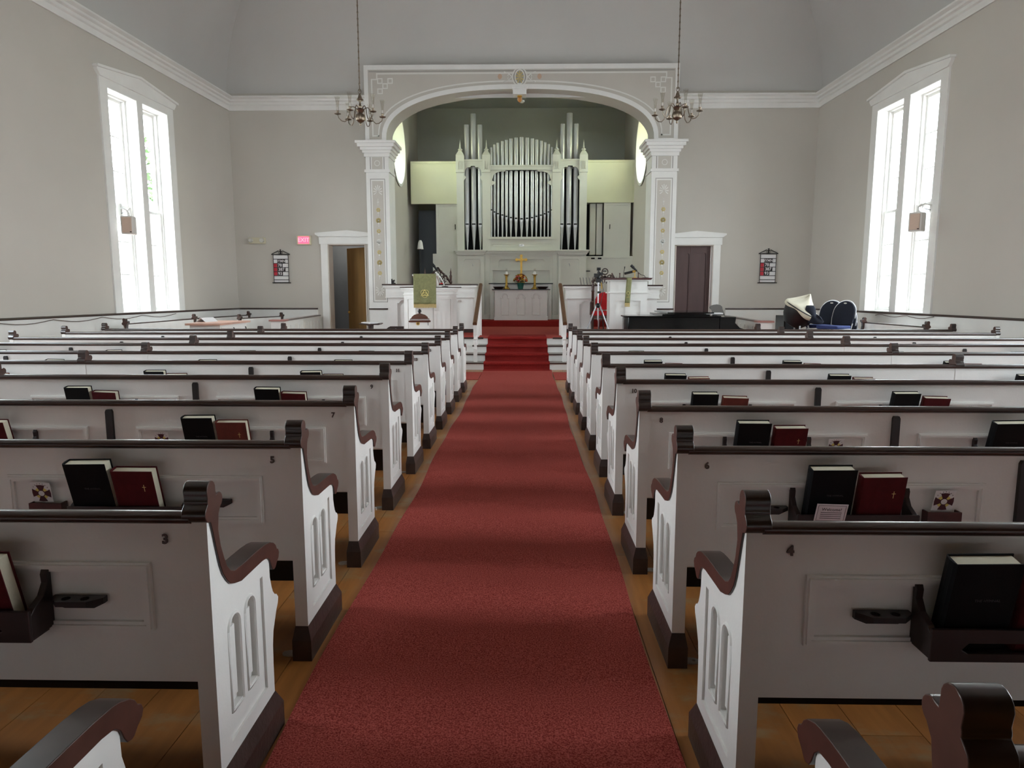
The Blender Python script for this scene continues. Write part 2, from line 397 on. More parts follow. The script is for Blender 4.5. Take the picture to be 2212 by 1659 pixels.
# ------------------------------------------------------------------ front wall with doors and arch opening
XC = -0.15
AR_L, AR_R = -3.15, 2.87           # arch opening at the face
AXC = (AR_L+AR_R)/2; AW = (AR_R-AR_L)/2; ZS, ZT = 4.90, 5.98
def arch_curve(hw, zs, zt, seg=40, n=2.4, xc=AXC):
    pts = []
    for k in range(seg+1):
        a = math.pi*k/seg; c, s_ = math.cos(a), math.sin(a)
        pts.append((xc+hw*math.copysign(abs(c)**(2/n), c), zs+(zt-zs)*abs(s_)**(2/n)))
    return pts  # from right to left
def arch_opening(hw, zs, zt, zb=0.0):
    return [(AXC-hw, zb), (AXC+hw, zb)] + arch_curve(hw, zs, zt)
xl, xr = XL(YF), XR(YF)
DL = (-4.65, -3.76, 2.61); DR = (3.49, 4.37, 2.58)
wf = MB().prism([(xl-0.3, 0), (xr+0.3, 0), (xr+0.3, 6.0), (xl-0.3, 6.0)], YF, YF+WT, 'xz',
    holes=[[(DL[0], 0.0005), (DL[1], 0.0005), (DL[1], DL[2]), (DL[0], DL[2])], [(DR[0], 0.0005), (DR[1], 0.0005), (DR[1], DR[2]), (DR[0], DR[2])],
           [(x, max(z, 0.0005)) for x, z in arch_opening(AW+0.02, ZS, ZT+0.02)]])
wallf = struct(wf.build('wall_front', WALL, smooth=False))
def dado_seg(x0, x1, yy=YF, nm='trim_3'):
    MB().box(x0, x1, yy-0.012, yy, 0, ZD).build('wainscot', WHITE, wallf, smooth=False)
    o = MB().prism([(yy, ZD-0.02), (yy-0.035, ZD-0.012), (yy-0.045, ZD), (yy-0.04, ZD+0.02), (yy, ZD+0.022)], x0, x1, 'yz').build(nm, BROWN); struct(o)
dado_seg(xl, -4.93); dado_seg(4.70, xr)
CORN = [(0, ZC0), (-0.03, ZC0), (-0.03, ZC0+0.10), (-0.06, ZC0+0.12), (-0.06, ZC0+0.17), (-0.10, ZC0+0.19), (-0.10, ZC0+0.23), (-0.16, ZC0+0.26), (-0.16, ZC1), (0, ZC1)]
for x0, x1 in ((xl, -3.6), (3.38, xr)):
    struct(MB().prism([(YF+a, b) for a, b in CORN], x0, x1, 'yz').build('trim_4', WHITE, smooth=False))
# back wall (behind the camera)
RWIN_ADDED = [(-3.95, -2.25), (-1.0, 0.7), (1.95, 3.65)]  # unseen rear windows, added to brighten the far pew backs
struct(MB().prism([(XL(YB)-0.3, 0), (XR(YB)+0.3, 0), (XR(YB)+0.3, 6.0), (XL(YB)-0.3, 6.0)], YB-0.3, YB, 'xz', holes=[[(a, 3.6), (b, 3.6), (b, 5.55), (a, 5.55)] for a, b in RWIN_ADDED]).build('wall_back', WOODG, smooth=False))
MR = Matrix(((-1, 0, 0, 0), (0, -1, 0, YB), (0, 0, 1, 0), (0, 0, 0, 1)))
for i_, (a, b) in enumerate(RWIN_ADDED):
    rw = struct(empty('window_%d' % (31+i_))); rw.matrix_world = MR
    sash_set(rw, -b+0.001, -a-0.001, 3.6, 5.55, 0.12, False)
    portal(MR, -(a+b)/2, 0.36, 4.575, b-a, 1.95, False)
struct(MB().box(XL(YB), XR(YB), YB, 0.4, 2.95, 3.15).build('ceiling_added_gallery', WOODG, smooth=False))  # unseen gallery slab, added to keep light off the near pews
# coved ceiling
def cove():
    R, zc = 2.7, ZC1-0.02; m = MB(); rings = []
    for k in range(25):
        a = math.pi/2*k/24; o = R*(1-math.cos(a)); z = zc+R*math.sin(a)
        rings.append([(XL(YB)-0.05+o, YB-0.05+o, z), (XR(YB)+0.05-o, YB-0.05+o, z), (XR(YF)+0.05-o, YF+0.05-o, z), (XL(YF)-0.05+o, YF+0.05-o, z)])
    vs = [v for r in rings for v in r]; fs = []
    for i in range(24):
        for k in range(4):
            j = (k+1) % 4; fs.append((i*4+k, (i+1)*4+k, (i+1)*4+j, i*4+j))
    fs.append((96, 99, 98, 97)); m.add(vs, fs)
    return m.build('ceiling', CEIL, ang=28)
struct(cove())
struct(MB().box(-9, 9, -5, 17, 8.75, 8.95).build('ceiling_deck', CEIL, smooth=False))
# ------------------------------------------------------------------ floor and planks
fl = struct(MB().box(-8.5, 8.5, -4.5, 23, -0.20, -0.03).build('floor', FLOOR, smooth=False))
pw = 0.205
xi = -3.6
kk = 0
plank_src = {}
while xi < 3.4:
    y = -0.4 - random.random()*2.4
    while y < 13.0:
        L_ = 3.2
        y1 = min(y+L_, 13.03)
        if y1 > 0.3:
            key = round(y1-y, 2)
            if key not in plank_src:
                o = MB().box(0.0015, pw-0.0015, 0.001, y1-y-0.001, -0.03, 0.0).build('plank', FLOOR, fl, smooth=False); plank_src[key] = o; o.location = (xi, y, 0)
            else:
                o = inst(plank_src[key], fl, (xi, y, 0))
        y += L_
    xi += pw; kk += 1
for (x0, x1, y0, y1) in ((-8.5, -3.6, -4.5, 13.03), (xi, 8.5, -4.5, 13.03), (-3.6, xi, -4.5, -0.6), (-8.5, 8.5, 13.03, 16.2)):
    MB().box(x0, x1, y0, y1, -0.03, -0.001).build('far_floor', FLOOR, fl, smooth=False)
def rug(name, x0, x1, y0, y1, z0, z1, m, wob=0.0, parent=None, nx=8, ny=120):
    mb = MB(); vs = []; fs = []
    for j in range(ny+1):
        y = y0+(y1-y0)*j/ny
        wl_ = wob*(math.sin(y*1.7)+0.6*math.sin(y*3.9+1)); wr_ = wob*(math.sin(y*1.3+2)+0.5*math.sin(y*4.1))
        for i in range(nx+1):
            t = i/nx; x = x0+wl_+(x1+wr_-x0-wl_)*t
            z = z1+(0.0015*math.sin(y*6.3+t*2) if wob else 0)
            vs.append((x, y, z))
    for j in range(ny):
        for i in range(nx):
            a = j*(nx+1)+i; fs.append((a, a+1, a+nx+2, a+nx+1))
    # skirts
    edge = [j*(nx+1) for j in range(ny+1)][::-1] + list(range(1, nx+1)) + [j*(nx+1)+nx for j in range(1, ny+1)] + [ny*(nx+1)+i for i in range(nx-1, 0, -1)]
    o0 = len(vs)
    for e in edge: vs.append((vs[e][0], vs[e][1], z0))
    k = len(edge)
    for i in range(k): fs.append((edge[i], edge[(i+1) % k], o0+(i+1) % k, o0+i)[::-1])
    mb.add(vs, fs); return mb.build(name, m, parent)
tag(rug('aisle_carpet', -0.80, 0.50, 0.3, 12.98, 0.0, 0.012, CARPET, 0.010), 'long red aisle carpet running between the pews to the chancel steps', 'carpet')
tag(rug('cross_carpet', -6.4, -0.80, 11.47, 12.58, 0.0, 0.010, CARPET, 0, nx=6, ny=6), 'red floor carpet strip crossing in front of the left front pew', 'carpet')
tag(rug('cross_carpet', 0.51, 6.2, 11.47, 12.58, 0.0, 0.010, CARPET, 0, nx=6, ny=6), 'red floor carpet strip crossing in front of the right front pew', 'carpet')
# ------------------------------------------------------------------ proscenium
YP = 15.9
def a2(px, py, Y):
    p = at(px, py, Y); return p.x, p.z
PX0, PX1, PZ1 = -3.62, 3.40, 6.50
pro = struct(empty('proscenium_arch'))
ops = [(PX0, 4.80), (AR_L, 4.80)] + [(x, z) for x, z in arch_curve(AW, ZS, ZT)][::-1] + [(AR_R, 4.80), (PX1, 4.80), (PX1, PZ1), (PX0, PZ1)]
MB().prism(ops, YP, YF+WT, 'xz').build('spandrel', WALL, pro, smooth=True, ang=20)
# white bands
yb = YP-0.018
def ring(o, i, y0, y1): # closed band between open polylines o and i (same direction)
    return MB().prism(list(o)+list(reversed(i)), y0, y1, 'xz')
arch_o = lambda d: arch_curve(AW+d, ZS, ZT+d)
b_ = MB()
b_.join(ring(arch_o(0.10), arch_o(0.0), yb, YP+0.01))
b_.prism([(PX0, 6.40), (PX1, 6.40), (PX1, PZ1), (PX0, PZ1)], yb, YP+0.01, 'xz')
for x0, x1 in ((PX0, PX0+0.09), (PX1-0.09, PX1)): b_.prism([(x0, 4.82), (x1, 4.82), (x1, 6.42), (x0, 6.42)], yb-0.001, YP+0.01, 'xz')
for x0, x1 in ((PX0, AR_L), (AR_R, PX1)): b_.prism([(x0, 4.82), (x1, 4.82), (x1, 4.91), (x0, 4.91)], yb-0.002, YP+0.01, 'xz')
b_.build('arch_moulding', WHITE, pro, ang=25)
ln_ = MB()
yl = YP-0.006
LX0, LX1, LZ = PX0+0.155, PX1-0.155, 6.335
def hw_(d, z): # arch half width at height z for offset d
    t = max(0.0, min(1.0, (z-ZS)/(ZT+d-ZS))); return (AW+d)*(1-t**2.4)**(1/2.4)
outer = []; inner = []
for k in range(0, 41):
    a = math.pi*k/40; c, s_ = math.cos(a), math.sin(a)
    for lst, d in ((outer, 0.185), (inner, 0.155)):
        lst.append((AXC+(AW+d)*math.copysign(abs(c)**(2/2.4), c), 4.97+(ZT+d-4.97)*abs(s_)**(2/2.4)))
ln_.join(ring(outer, inner, yl, YP+0.002))
def strip(x0, x1, z0, z1, y=yl, m=ln_): m.prism([(x0, z0), (x1, z0), (x1, z1), (x0, z1)], y, y+0.008, 'xz')
strip(LX0+0.12, LX1-0.12, LZ-0.03, LZ)
for x0 in (LX0, LX1-0.03): strip(x0, x0+0.03, 4.97, LZ-0.14)
strip(LX0+0.031, AR_L-0.156, 4.97, 5.0); strip(AR_R+0.156, LX1-0.031, 4.97, 5.0)
ln_.build('stencil_line', STENW, pro, smooth=False)
gl_ = MB()
gl_.prism([(LX0-0.045, LZ+0.02), (LX1+0.045, LZ+0.02), (LX1+0.045, LZ+0.045), (LX0-0.045, LZ+0.045)], YP-0.003, YP+0.002, 'xz')
gl_.build('stencil_grey_line', STENG, pro, smooth=False)  # thin grey line of the painted border
# frets in the corners
for sx, cx in ((1, LX0), (-1, LX1)):
    f = MB(); s_ = 0.115
    def sq(i, j):
        x0 = cx+sx*(0.14+i*s_); z1 = LZ-0.0-j*s_
        o_, n_ = frame_pts(min(x0, x0+sx*0.12), max(x0, x0+sx*0.12), z1-0.12, z1, 0.022)
        f.prism(o_, YP-0.007, YP+0.002, 'xz', holes=[n_])
    for i, j in ((0, 1), (2, 1), (0.0, 3), (1, 2)): sq(i, j*0.95)
    f.prism([(cx, LZ-0.15), (cx+sx*0.15, LZ-0.15), (cx+sx*0.15, LZ-0.125), (cx, LZ-0.125)][::sx], YP-0.0075, YP+0.002, 'xz')
    f.prism([(cx+sx*0.12, LZ-0.15), (cx+sx*0.145, LZ-0.15), (cx+sx*0.145, LZ), (cx+sx*0.12, LZ)][::sx], YP-0.008, YP+0.002, 'xz')
    f.build('corner_fret', STENW, pro, smooth=False)
# medallion
mx_, mz_ = AXC, 6.235
def ell(cx, cz, a, b, n=28): return [(cx+a*math.cos(2*math.pi*k/n), cz+b*math.sin(2*math.pi*k/n)) for k in range(n)]
MB().prism(ell(mx_, mz_, 0.175, 0.20), YP-0.012, YP+0.002, 'xz', holes=[ell(mx_, mz_, 0.15, 0.175)]).join(MB().prism(ell(mx_, mz_, 0.115, 0.165), YP-0.014, YP+0.002, 'xz', holes=[ell(mx_, mz_, 0.09, 0.135)])).build('medallion_ring', STENW, pro, smooth=False)
MB().prism(ell(mx_, mz_, 0.138, 0.17), YP-0.009, YP+0.002, 'xz').build('medallion_field', STENG, pro, smooth=False)
g = MB()
for k in range(9):
    a = math.radians(-150+k*37.5)+math.pi/2+math.radians(0)
    cx, cz = mx_+0.05*math.cos(a)*0.9, mz_-0.01+0.07*math.sin(a)
    pts = [(cx+math.cos(a)*0.045*t-math.sin(a)*w, cz+math.sin(a)*0.06*t+math.cos(a)*w) for t, w in ((-1, 0), (0, -0.014), (1, -0.012), (1.15, 0), (1, 0.012), (0, 0.014))]
    g.prism(pts, YP-0.018, YP-0.008, 'xz')
g.build('palmette', STENY, pro, smooth=False)
for sx in (-1, 1):
    t = MB()
    for sz in (-1, 1):
        P = [(mx_+sx*x, YP-0.006, mz_+sz*z) for x, z in ((0.17, 0.0), (0.21, 0.03), (0.25, 0.075), (0.30, 0.085), (0.33, 0.10))]
        t.tube(P, 0.011, 6)
        P = [(mx_+sx*x, YP-0.006, mz_+sz*z) for x, z in ((0.24, 0.06), (0.27, 0.03), (0.25, 0.01))]
        t.tube(P, 0.009, 6)
        t.ball((mx_+sx*0.34, YP-0.006, mz_+sz*0.10), 0.017, 8, 5)
    t.build('scroll', STENW, pro)
    MB().prism(ell(mx_+sx*0.44, mz_+0.01, 0.05, 0.06, 8), YP-0.005, YP+0.002, 'xz').build('rosette', STENO, pro, smooth=False)
# keystone block and amber lamp below it
ks = MB().box(mx_-0.15, mx_+0.15, YP-0.05, YP+0.25, 5.86, 6.0); ks.prism([(mx_-0.17, 5.97), (mx_+0.17, 5.97), (mx_+0.19, 6.03), (mx_-0.19, 6.03)], YP-0.07, YP+0.02, 'xz')
ks.build('keystone', WHITE, pro, smooth=False)
lt = thing('arch_lamp', 'small amber glass globe lamp under the keystone of the arch', 'lamp', (mx_, YP+0.1, 5.86))
MB().lathe([(0.001, 0), (0.055, 0), (0.055, -0.02), (0.03, -0.03)], seg=16).build('lamp_base', GOLD, lt)
MB().lathe([(0.03, -0.03), (0.055, -0.06), (0.05, -0.10), (0.02, -0.135), (0.001, -0.14)], seg=16).build('globe', mat('amber_glass', (196, 134, 66), 0.3), lt)
# pilasters
def flower(m, cx, cz, r, n, y, petal=0.38):
    for k in range(n):
        a = 2*math.pi*k/n
        m.prism(ell(cx+math.cos(a)*r*0.62, cz+math.sin(a)*r*0.62, r*petal, r*petal, 8), y, y+0.008, 'xz')
def pilaster(x0, x1, side):
    root = struct(empty('trim_5'))
    yf = YP-0.05
    MB().prism([(x0, 0), (x1, 0), (x1, 4.62), (x0, 4.62)], yf, YF+WT, 'xz').build('shaft', WHITE, root, smooth=False)
    # capital in stepped mouldings
    c = MB()
    for (d, za, zb) in ((0.03, 4.18, 4.24), (0.03, 4.52, 4.60), (0.06, 4.60, 4.66), (0.10, 4.66, 4.72), (0.15, 4.72, 4.79), (0.19, 4.79, 4.845)):
        c.box(x0-d, x1+d, yf-d, YF+WT-0.05, za, zb)
    c.build('capital', WHITE, root, smooth=False)
    xm = (x0+x1)/2
    # neck panel with ring
    MB().box(x0+0.14, x1-0.14, yf-0.004, yf+0.001, 4.25, 4.515).build('neck_field', WALL, root, smooth=False)
    MB().box(x0+0.095, x0+0.115, yf-0.004, yf+0.001, 4.25, 4.515).box(x1-0.115, x1-0.095, yf-0.004, yf+0.001, 4.25, 4.515).build('neck_line', STENG, root, smooth=False)
    MB().prism(ell(xm, 4.38, 0.065, 0.065, 20), yf-0.009, yf, 'xz', holes=[ell(xm, 4.38, 0.05, 0.05, 20)]).build('neck_ring', STENW, root, smooth=False)
    f0, f1 = 1.26, 4.04
    MB().prism([(x0+0.09, f0), (x1-0.09, f0), (x1-0.09, f1), (x0+0.09, f1)], yf-0.003, yf+0.001, 'xz', holes=[[(x0+0.105, f0+0.015), (x1-0.105, f0+0.015), (x1-0.105, f1-0.015), (x0+0.105, f1-0.015)]]).build('panel_line', STENG, root, smooth=False)
    MB().box(x0+0.135, x1-0.135, yf-0.004, yf+0.001, f0+0.05, f1-0.05).build('panel_field', WALL, root, smooth=False)
    y = yf-0.012
    m1 = MB()
    for s_, zc in ((1, f1-0.28), (-1, f0+0.28)):
        for k in range(9):
            a = math.pi/2*s_ + math.radians((k-4)*30)
            cx, cz = xm+math.cos(a)*0.055, zc+math.sin(a)*0.075
            p = [(cx+math.cos(a)*0.045*t-math.sin(a)*w, cz+math.sin(a)*0.06*t+math.cos(a)*w) for t, w in ((-1, 0), (0, -0.011), (1, -0.012), (1.2, 0), (1, 0.012), (0, 0.011))]
            m1.prism(p, y, y+0.009, 'xz')
    m1.build('palmette', STENW, root, smooth=False)
    zs = [f1-0.57-k*(f1-f0-1.12)/7 for k in range(8)]
    cols = [STENY, STENY, STENY, STENW, STENY, STENY, STENY]
    for k in range(7):
        z = zs[k]+(-0.12)
        m2 = MB(); big = k in (1, 3, 5)
        flower(m2, xm, z, 0.062 if big else 0.05, 8 if big else 6, y); m2.build('rosette', cols[k], root, smooth=False)
    m3 = MB()
    for k in range(8):
        z = zs[k]+0.05
        m3.prism([(xm-0.005, z-0.08), (xm+0.005, z-0.08), (xm+0.005, z+0.08), (xm-0.005, z+0.08)], y, y+0.008, 'xz')
        m3.prism([(xm-0.02, z), (xm, z-0.03), (xm+0.02, z), (xm, z+0.03)], y-0.001, y+0.008, 'xz')
    m3.build('leaf_spray', STENW, root, smooth=False)
    MB().box(x0-0.012, x1+0.012, yf-0.03, yf+0.05, ZD-0.01, ZD+0.02).build('dado_rail', BROWN, root, smooth=False)
    MB().box(x0-0.02, x1+0.02, yf-0.025, yf+0.05, 0, 0.22).build('base', WHITE, root, smooth=False)
    return root
pilaster(-3.62, -3.10, 'L'); pilaster(2.83, 3.40, 'R')
# ------------------------------------------------------------------ side doors in the front wall
def door_trim(d, cut_l, cut_r, idx, peak):
    root = struct(empty('door_%d' % idx)); x0, x1, zt = d
    w = 0.16
    cs = MB()
    if not cut_l: cs.box(x0-w, x0, YF-0.035, YF+0.01, 0, zt)
    if not cut_r: cs.box(x1, x1+w, YF-0.035, YF+0.01, 0, zt)
    cs.build('casing', WHITE, root, smooth=False)
    a, b = x0-w-0.03, x1+w+0.03
    if cut_l: a = x0-0.06
    if cut_r: b = x1+0.13
    MB().prism([(a, zt), (b, zt), (b, zt+0.20), (a, zt+0.20)], YF-0.05, YF, 'xz').build('header', WHITE, root, smooth=False)
    a2_, b2_ = (a-0.08 if not cut_l else a), (b+0.08 if not cut_r else b)
    MB().prism([(a2_, zt+0.22), (a+0.0, zt+0.17), (b, zt+0.17), (b2_, zt+0.22), (b2_, zt+0.255), (peak, zt+0.315), (a2_, zt+0.255)], YF-0.10, YF, 'xz').build('pediment', WHITE, root, smooth=False)
    jm = MB().box(x0-0.001, x0+0.02, YF-0.02, YF+WT, 0, zt).box(x1-0.02, x1+0.001, YF-0.02, YF+WT, 0, zt).box(x0, x1, YF-0.02, YF+WT, zt-0.02, zt+0.001)
    jm.build('jamb', mat('beige_frame', (206, 196, 186), 0.6), root, smooth=False)
    return root
d1 = door_trim(DL, False, True, 1, -4.16); d2 = door_trim(DR, True, False, 2, 3.95)
# passage behind the left doorway, with an open golden wood door
struct(MB().box(-6.4, -3.55, YF+WT+1.5, YF+WT+1.6, 0, 3).build('wall_passage', GREYB, smooth=False))
struct(MB().box(-6.5, -3.4, YF+WT, YF+WT+1.6, 3.0, 3.1).build('ceiling_passage', GREYB, smooth=False))
struct(MB().box(-6.5, -6.4, YF+WT, YF+WT+1.6, 0, 3).build('wall_passage_end', GREYB, smooth=False))
struct(MB().box(-3.6, -3.5, YF+WT, YF+WT+1.6, 0, 3).build('wall_passage_side', GREYB, smooth=False))
wd = struct(empty('door_3', (-3.79, YF+WT-0.02, 0), math.radians(140)))
MB().box(0, 0.80, -0.02, 0.02, 0.01, 2.56).build('door_leaf', WOODG, wd, smooth=False)
MB().ball((0.74, 0.05, 1.0), 0.03, 10, 6).build('door_knob', GOLD, wd)
pl0 = thing('passage_fill_lamp', 'unseen ceiling lamp added to brighten the passage behind the left doorway', 'lamp', (-4.6, YF+WT+0.8, 2.98))
MB().lathe([(0.10, 0.02), (0.16, 0.0), (0.15, -0.05), (0.08, -0.09), (0.001, -0.10)], seg=16).build('fill_lamp_bowl', mat('fill_lamp_opal', (250, 240, 220), 0.5, emit=((255, 236, 205), 3.0)), pl0)
ll = bpy.data.lights.new('passage_fill_light', 'POINT'); ll.energy = 7; ll.color = (1.0, 0.93, 0.82); ll.shadow_soft_size = 0.12  # lamp and light added out of view to brighten the dark passage
lo = bpy.data.objects.new('passage_fill_light', ll); COL.objects.link(lo); lo.location = (-4.6, YF+WT+0.8, 2.80); lo['kind'] = 'helper'
# brown two-panel door on the right
dm = MB(); x0, x1 = DR[0]+0.02, DR[1]-0.03; y = YF+0.12
xm = (x0+x1)/2-0.04
dm.prism([(x0, 0.01), (x1, 0.01), (x1, DR[2]-0.02), (x0, DR[2]-0.02)], y, y+0.03, 'xz', holes=[arch_pts(x0+0.06, xm-0.03, 1.3, DR[2]-0.14, 4, 0)[:0] or [(x0+0.07, 0.3), (xm-0.04, 0.3), (xm-0.04, 2.36), (xm-0.07, 2.40), (x0+0.10, 2.40), (x0+0.07, 2.36)], [(xm+0.06, 0.3), (x1-0.1, 0.3), (x1-0.1, 2.36), (x1-0.13, 2.40), (xm+0.09, 2.40), (xm+0.06, 2.36)]])
dm.build('door_leaf', DOORB, d2, smooth=False)
MB().box(x0, x1, y+0.02, y+0.045, 0.01, DR[2]-0.02).box(xm-0.02, xm-0.012, y-0.006, y+0.02, 0.01, DR[2]-0.02).build('door_panel', DOORB, d2, smooth=False)
MB().ball((x0+0.05, y-0.03, 1.0), 0.028, 10, 6).build('door_knob', GOLD, d2)
# ------------------------------------------------------------------ chancel shell
CL, CR_, YC0, YC1, ZCC = -3.32, 3.02, YF+WT, 21.6, 7.05
RWY, RWZ, RWR = 18.3, 5.22, 0.92
def circ(r, n=36): return [(RWY+r*math.cos(2*math.pi*k/n), RWZ+r*math.sin(2*math.pi*k/n)) for k in range(n)]
for nm, x0, x1 in (('wall_chancel_left', CL-0.4, CL), ('wall_chancel_right', CR_, CR_+0.4)):
    struct(MB().prism([(YC0-0.02, 0), (YC1+0.3, 0), (YC1+0.3, 7.6), (YC0-0.02, 7.6)], x0, x1, 'yz', holes=[circ(RWR)]).build(nm, WALL, smooth=False))
struct(MB().box(CL-0.4, CR_+0.4, YC1, YC1+0.3, 0, 7.6).build('wall_chancel_back', APSE, smooth=False))
struct(MB().box(CL-0.4, CR_+0.4, YC0-0.1, YC1+0.3, ZCC, ZCC+0.2).build('ceiling_chancel', APSE, smooth=False))
struct(MB().box(CL-0.4, CR_+0.4, YF+0.02, YC0+0.02, 6.0, 7.6).build('wall_over_arch', WALL, smooth=False))
det = thing('smoke_detector', 'small round white smoke detector on the chancel ceiling', 'smoke detector', (AXC, 18.3, 0))
dz = at(1127, 221, 18.3)
det.location = (dz.x, 18.3, 0)
MB().lathe([(0.004, dz.z+0.06), (0.004, ZCC)], seg=6).build('stem', WHITE, det)
MB().lathe([(0.01, dz.z+0.06), (0.07, dz.z+0.045), (0.075, dz.z+0.01), (0.03, dz.z-0.02), (0.001, dz.z-0.02)], seg=16).build('housing', WHITE, det)
for sgn, xw, idx in ((-1, CL, 20), (1, CR_, 21)):
    r = struct(empty('window_%d' % idx))
    # splayed plaster reveal, frame ring, leading, stained panes
    m = MB(); n = 36; vs = []; fs = []
    for rad, dx in ((RWR+0.05, -0.03), (RWR-0.02, -0.03), (RWR-0.10, 0.36), (RWR+0.05, 0.36)):
        for k in range(n): vs.append((xw+sgn*dx, RWY+rad*math.cos(2*math.pi*k/n), RWZ+rad*math.sin(2*math.pi*k/n)))
    for i in range(3):
        for k in range(n):
            q = (i*n+k, i*n+(k+1) % n, (i+1)*n+(k+1) % n, (i+1)*n+k); fs.append(q if sgn < 0 else q[::-1])
    m.add(vs, fs); m.build('reveal', WHITE, r, ang=50)
    fr = MB(); vs = []
    xo = xw+sgn*0.33
    fr.prism([(RWY+(RWR-0.08)*math.cos(2*math.pi*k/n), RWZ+(RWR-0.08)*math.sin(2*math.pi*k/n)) for k in range(n)], min(xo, xo+sgn*0.05), max(xo, xo+sgn*0.05), 'yz', holes=[[(RWY+(RWR-0.14)*math.cos(2*math.pi*k/n), RWZ+(RWR-0.14)*math.sin(2*math.pi*k/n)) for k in range(n)]])
    fr.build('window_frame', WOODG, r, smooth=False)
    R1 = RWR-0.14; xo2 = xo+sgn*0.02
    ld = MB()
    def P(rad, a): return (xo2, RWY+rad*math.cos(a), RWZ+rad*math.sin(a))
    for k in range(8):
        a = 2*math.pi*k/8+0.2; ld.tube([P(0.30, a), P(R1, a)], 0.012, 5)
    ld.tube([P(0.30, 2*math.pi*k/24) for k in range(24)], 0.012, 5, closed=True)
    ld.tube([P(0.56, 2*math.pi*k/24) for k in range(24)], 0.010, 5, closed=True)
    ld.build('lead_came', mat('lead', (60, 56, 50), 0.6), r)
    for k in range(8):
        a0 = 2*math.pi*k/8+0.2; a1 = a0+2*math.pi/8
        for (r0, r1, ci) in ((0.30, 0.56, k % 4), (0.56, R1, (k*3+1) % 4)):
            p = [P(r0, a0+(a1-a0)*t/4) for t in range(5)]+[P(r1, a1-(a1-a0)*t/4) for t in range(5)]
            q = MB().add(p+[(v[0]+0.004, v[1], v[2]) for v in p], [tuple(range(10)), tuple(range(19, 9, -1))]+[(i, (i+1) % 10, 10+(i+1) % 10, 10+i)[::-1] for i in range(10)])
            q.build('pane', ST[ci], r, smooth=False)
    p = [P(0.30, 2*math.pi*t/24) for t in range(24)]
    MB().add(p+[(v[0]+0.004, v[1], v[2]) for v in p], [tuple(range(24)), tuple(range(47, 23, -1))]).build('pane', ST[2], r, smooth=False)
    ldt = bpy.data.lights.new('portal', 'AREA'); ldt.shape = 'DISK'; ldt.size = 1.7; ldt.cycles.is_portal = True
    o = bpy.data.objects.new('window_daylight', ldt); COL.objects.link(o); o['kind'] = 'helper'
    o.location = (xw+sgn*0.45, RWY, RWZ); o.rotation_euler = (0, math.radians(90)*sgn, 0)
# ------------------------------------------------------------------ platform and steps
RZ = 0.143
ZP = 4*RZ; ZU = ZP+0.155
Y0S = [13.03, 13.33, 13.64, 13.95]
pf = struct(empty('chancel_platform'))
PLX0, PLX1 = -3.25, 2.95
MB().box(PLX0, PLX1, Y0S[3], YF+0.02, 0, ZP-0.02).build('platform_body', WHITE, pf, smooth=False)
MB().box(CL, CR_, YF+0.02, YC1, 0, ZP-0.02).build('platform_body', WHITE, pf, smooth=False)
MB().box(PLX0-0.02, -0.86, Y0S[3]-0.03, Y0S[3]+0.05, ZP-0.035, ZP-0.001).box(0.56, PLX1+0.02, Y0S[3]-0.03, Y0S[3]+0.05, ZP-0.035, ZP-0.001).build('nosing', BROWN, pf, smooth=False)
MB().box(PLX0, PLX1, Y0S[3]-0.02, YF+0.01, ZP-0.02, ZP+0.008).box(CL, CR_, YF+0.01, 18.36, ZP-0.02, ZP+0.008).build('platform_carpet', CARPET, pf, smooth=False)
MB().box(CL, CR_, 18.35, YC1, ZP-0.02, ZU-0.01).build('upper_platform', WHITE, pf, smooth=False)
MB().box(CL, CR_, 18.325, YC1, ZP+0.008, ZU+0.01).build('upper_carpet', CARPET2, pf, smooth=False, bevel=0.01)
st = struct(empty('chancel_steps'))
for k in range(3):
    ex = 0.46-0.12*k
    MB().box(-0.82-ex, 0.53+ex, Y0S[k], Y0S[3]+0.01, k*RZ, (k+1)*RZ-0.02).build('riser', WHITE, st, smooth=False)
    MB().box(-0.84-ex, 0.55+ex, Y0S[k]-0.03, Y0S[k+1]+0.02, (k+1)*RZ-0.022, (k+1)*RZ).build('tread', mat('tread_grey', (150, 140, 132), 0.4), st, smooth=False)
    MB().box(-0.845-ex, 0.555+ex, Y0S[k]-0.034, Y0S[k]-0.028, (k+1)*RZ-0.024, (k+1)*RZ-0.002).build('nosing', BROWN, st, smooth=False)
# carpet runner following the steps
pts = [(13.02-0.25, 0.014)]
for k in range(4):
    y = Y0S[k]; z = (k+1)*RZ
    pts += [(y-0.012, k*RZ+0.014), (y-0.016, z-0.045), (y-0.045, z-0.03), (y-0.045, z+0.002), (y-0.02, z+0.012)]
pts += [(14.6, ZP+0.016)]
vs = []; fs = []
for i, (y, z) in enumerate(pts):
    wx = 0.035 if i >= 6 else 0.0
    vs += [(-0.80+wx*0.3*(i//5), y, z), (-0.165, y, z), (0.47-wx*0.3*(i//5), y, z)]
for i in range(len(pts)-1):
    for k in range(2): fs.append((i*3+k, i*3+k+1, (i+1)*3+k+1, (i+1)*3+k))
o = MB().add(vs, fs).build('stair_carpet', CARPET2, ang=60); s_ = o.modifiers.new('thick', 'SOLIDIFY'); s_.thickness = 0.01; s_.offset = -1
tag(o, 'crimson carpet runner laid up the white chancel steps', 'carpet')
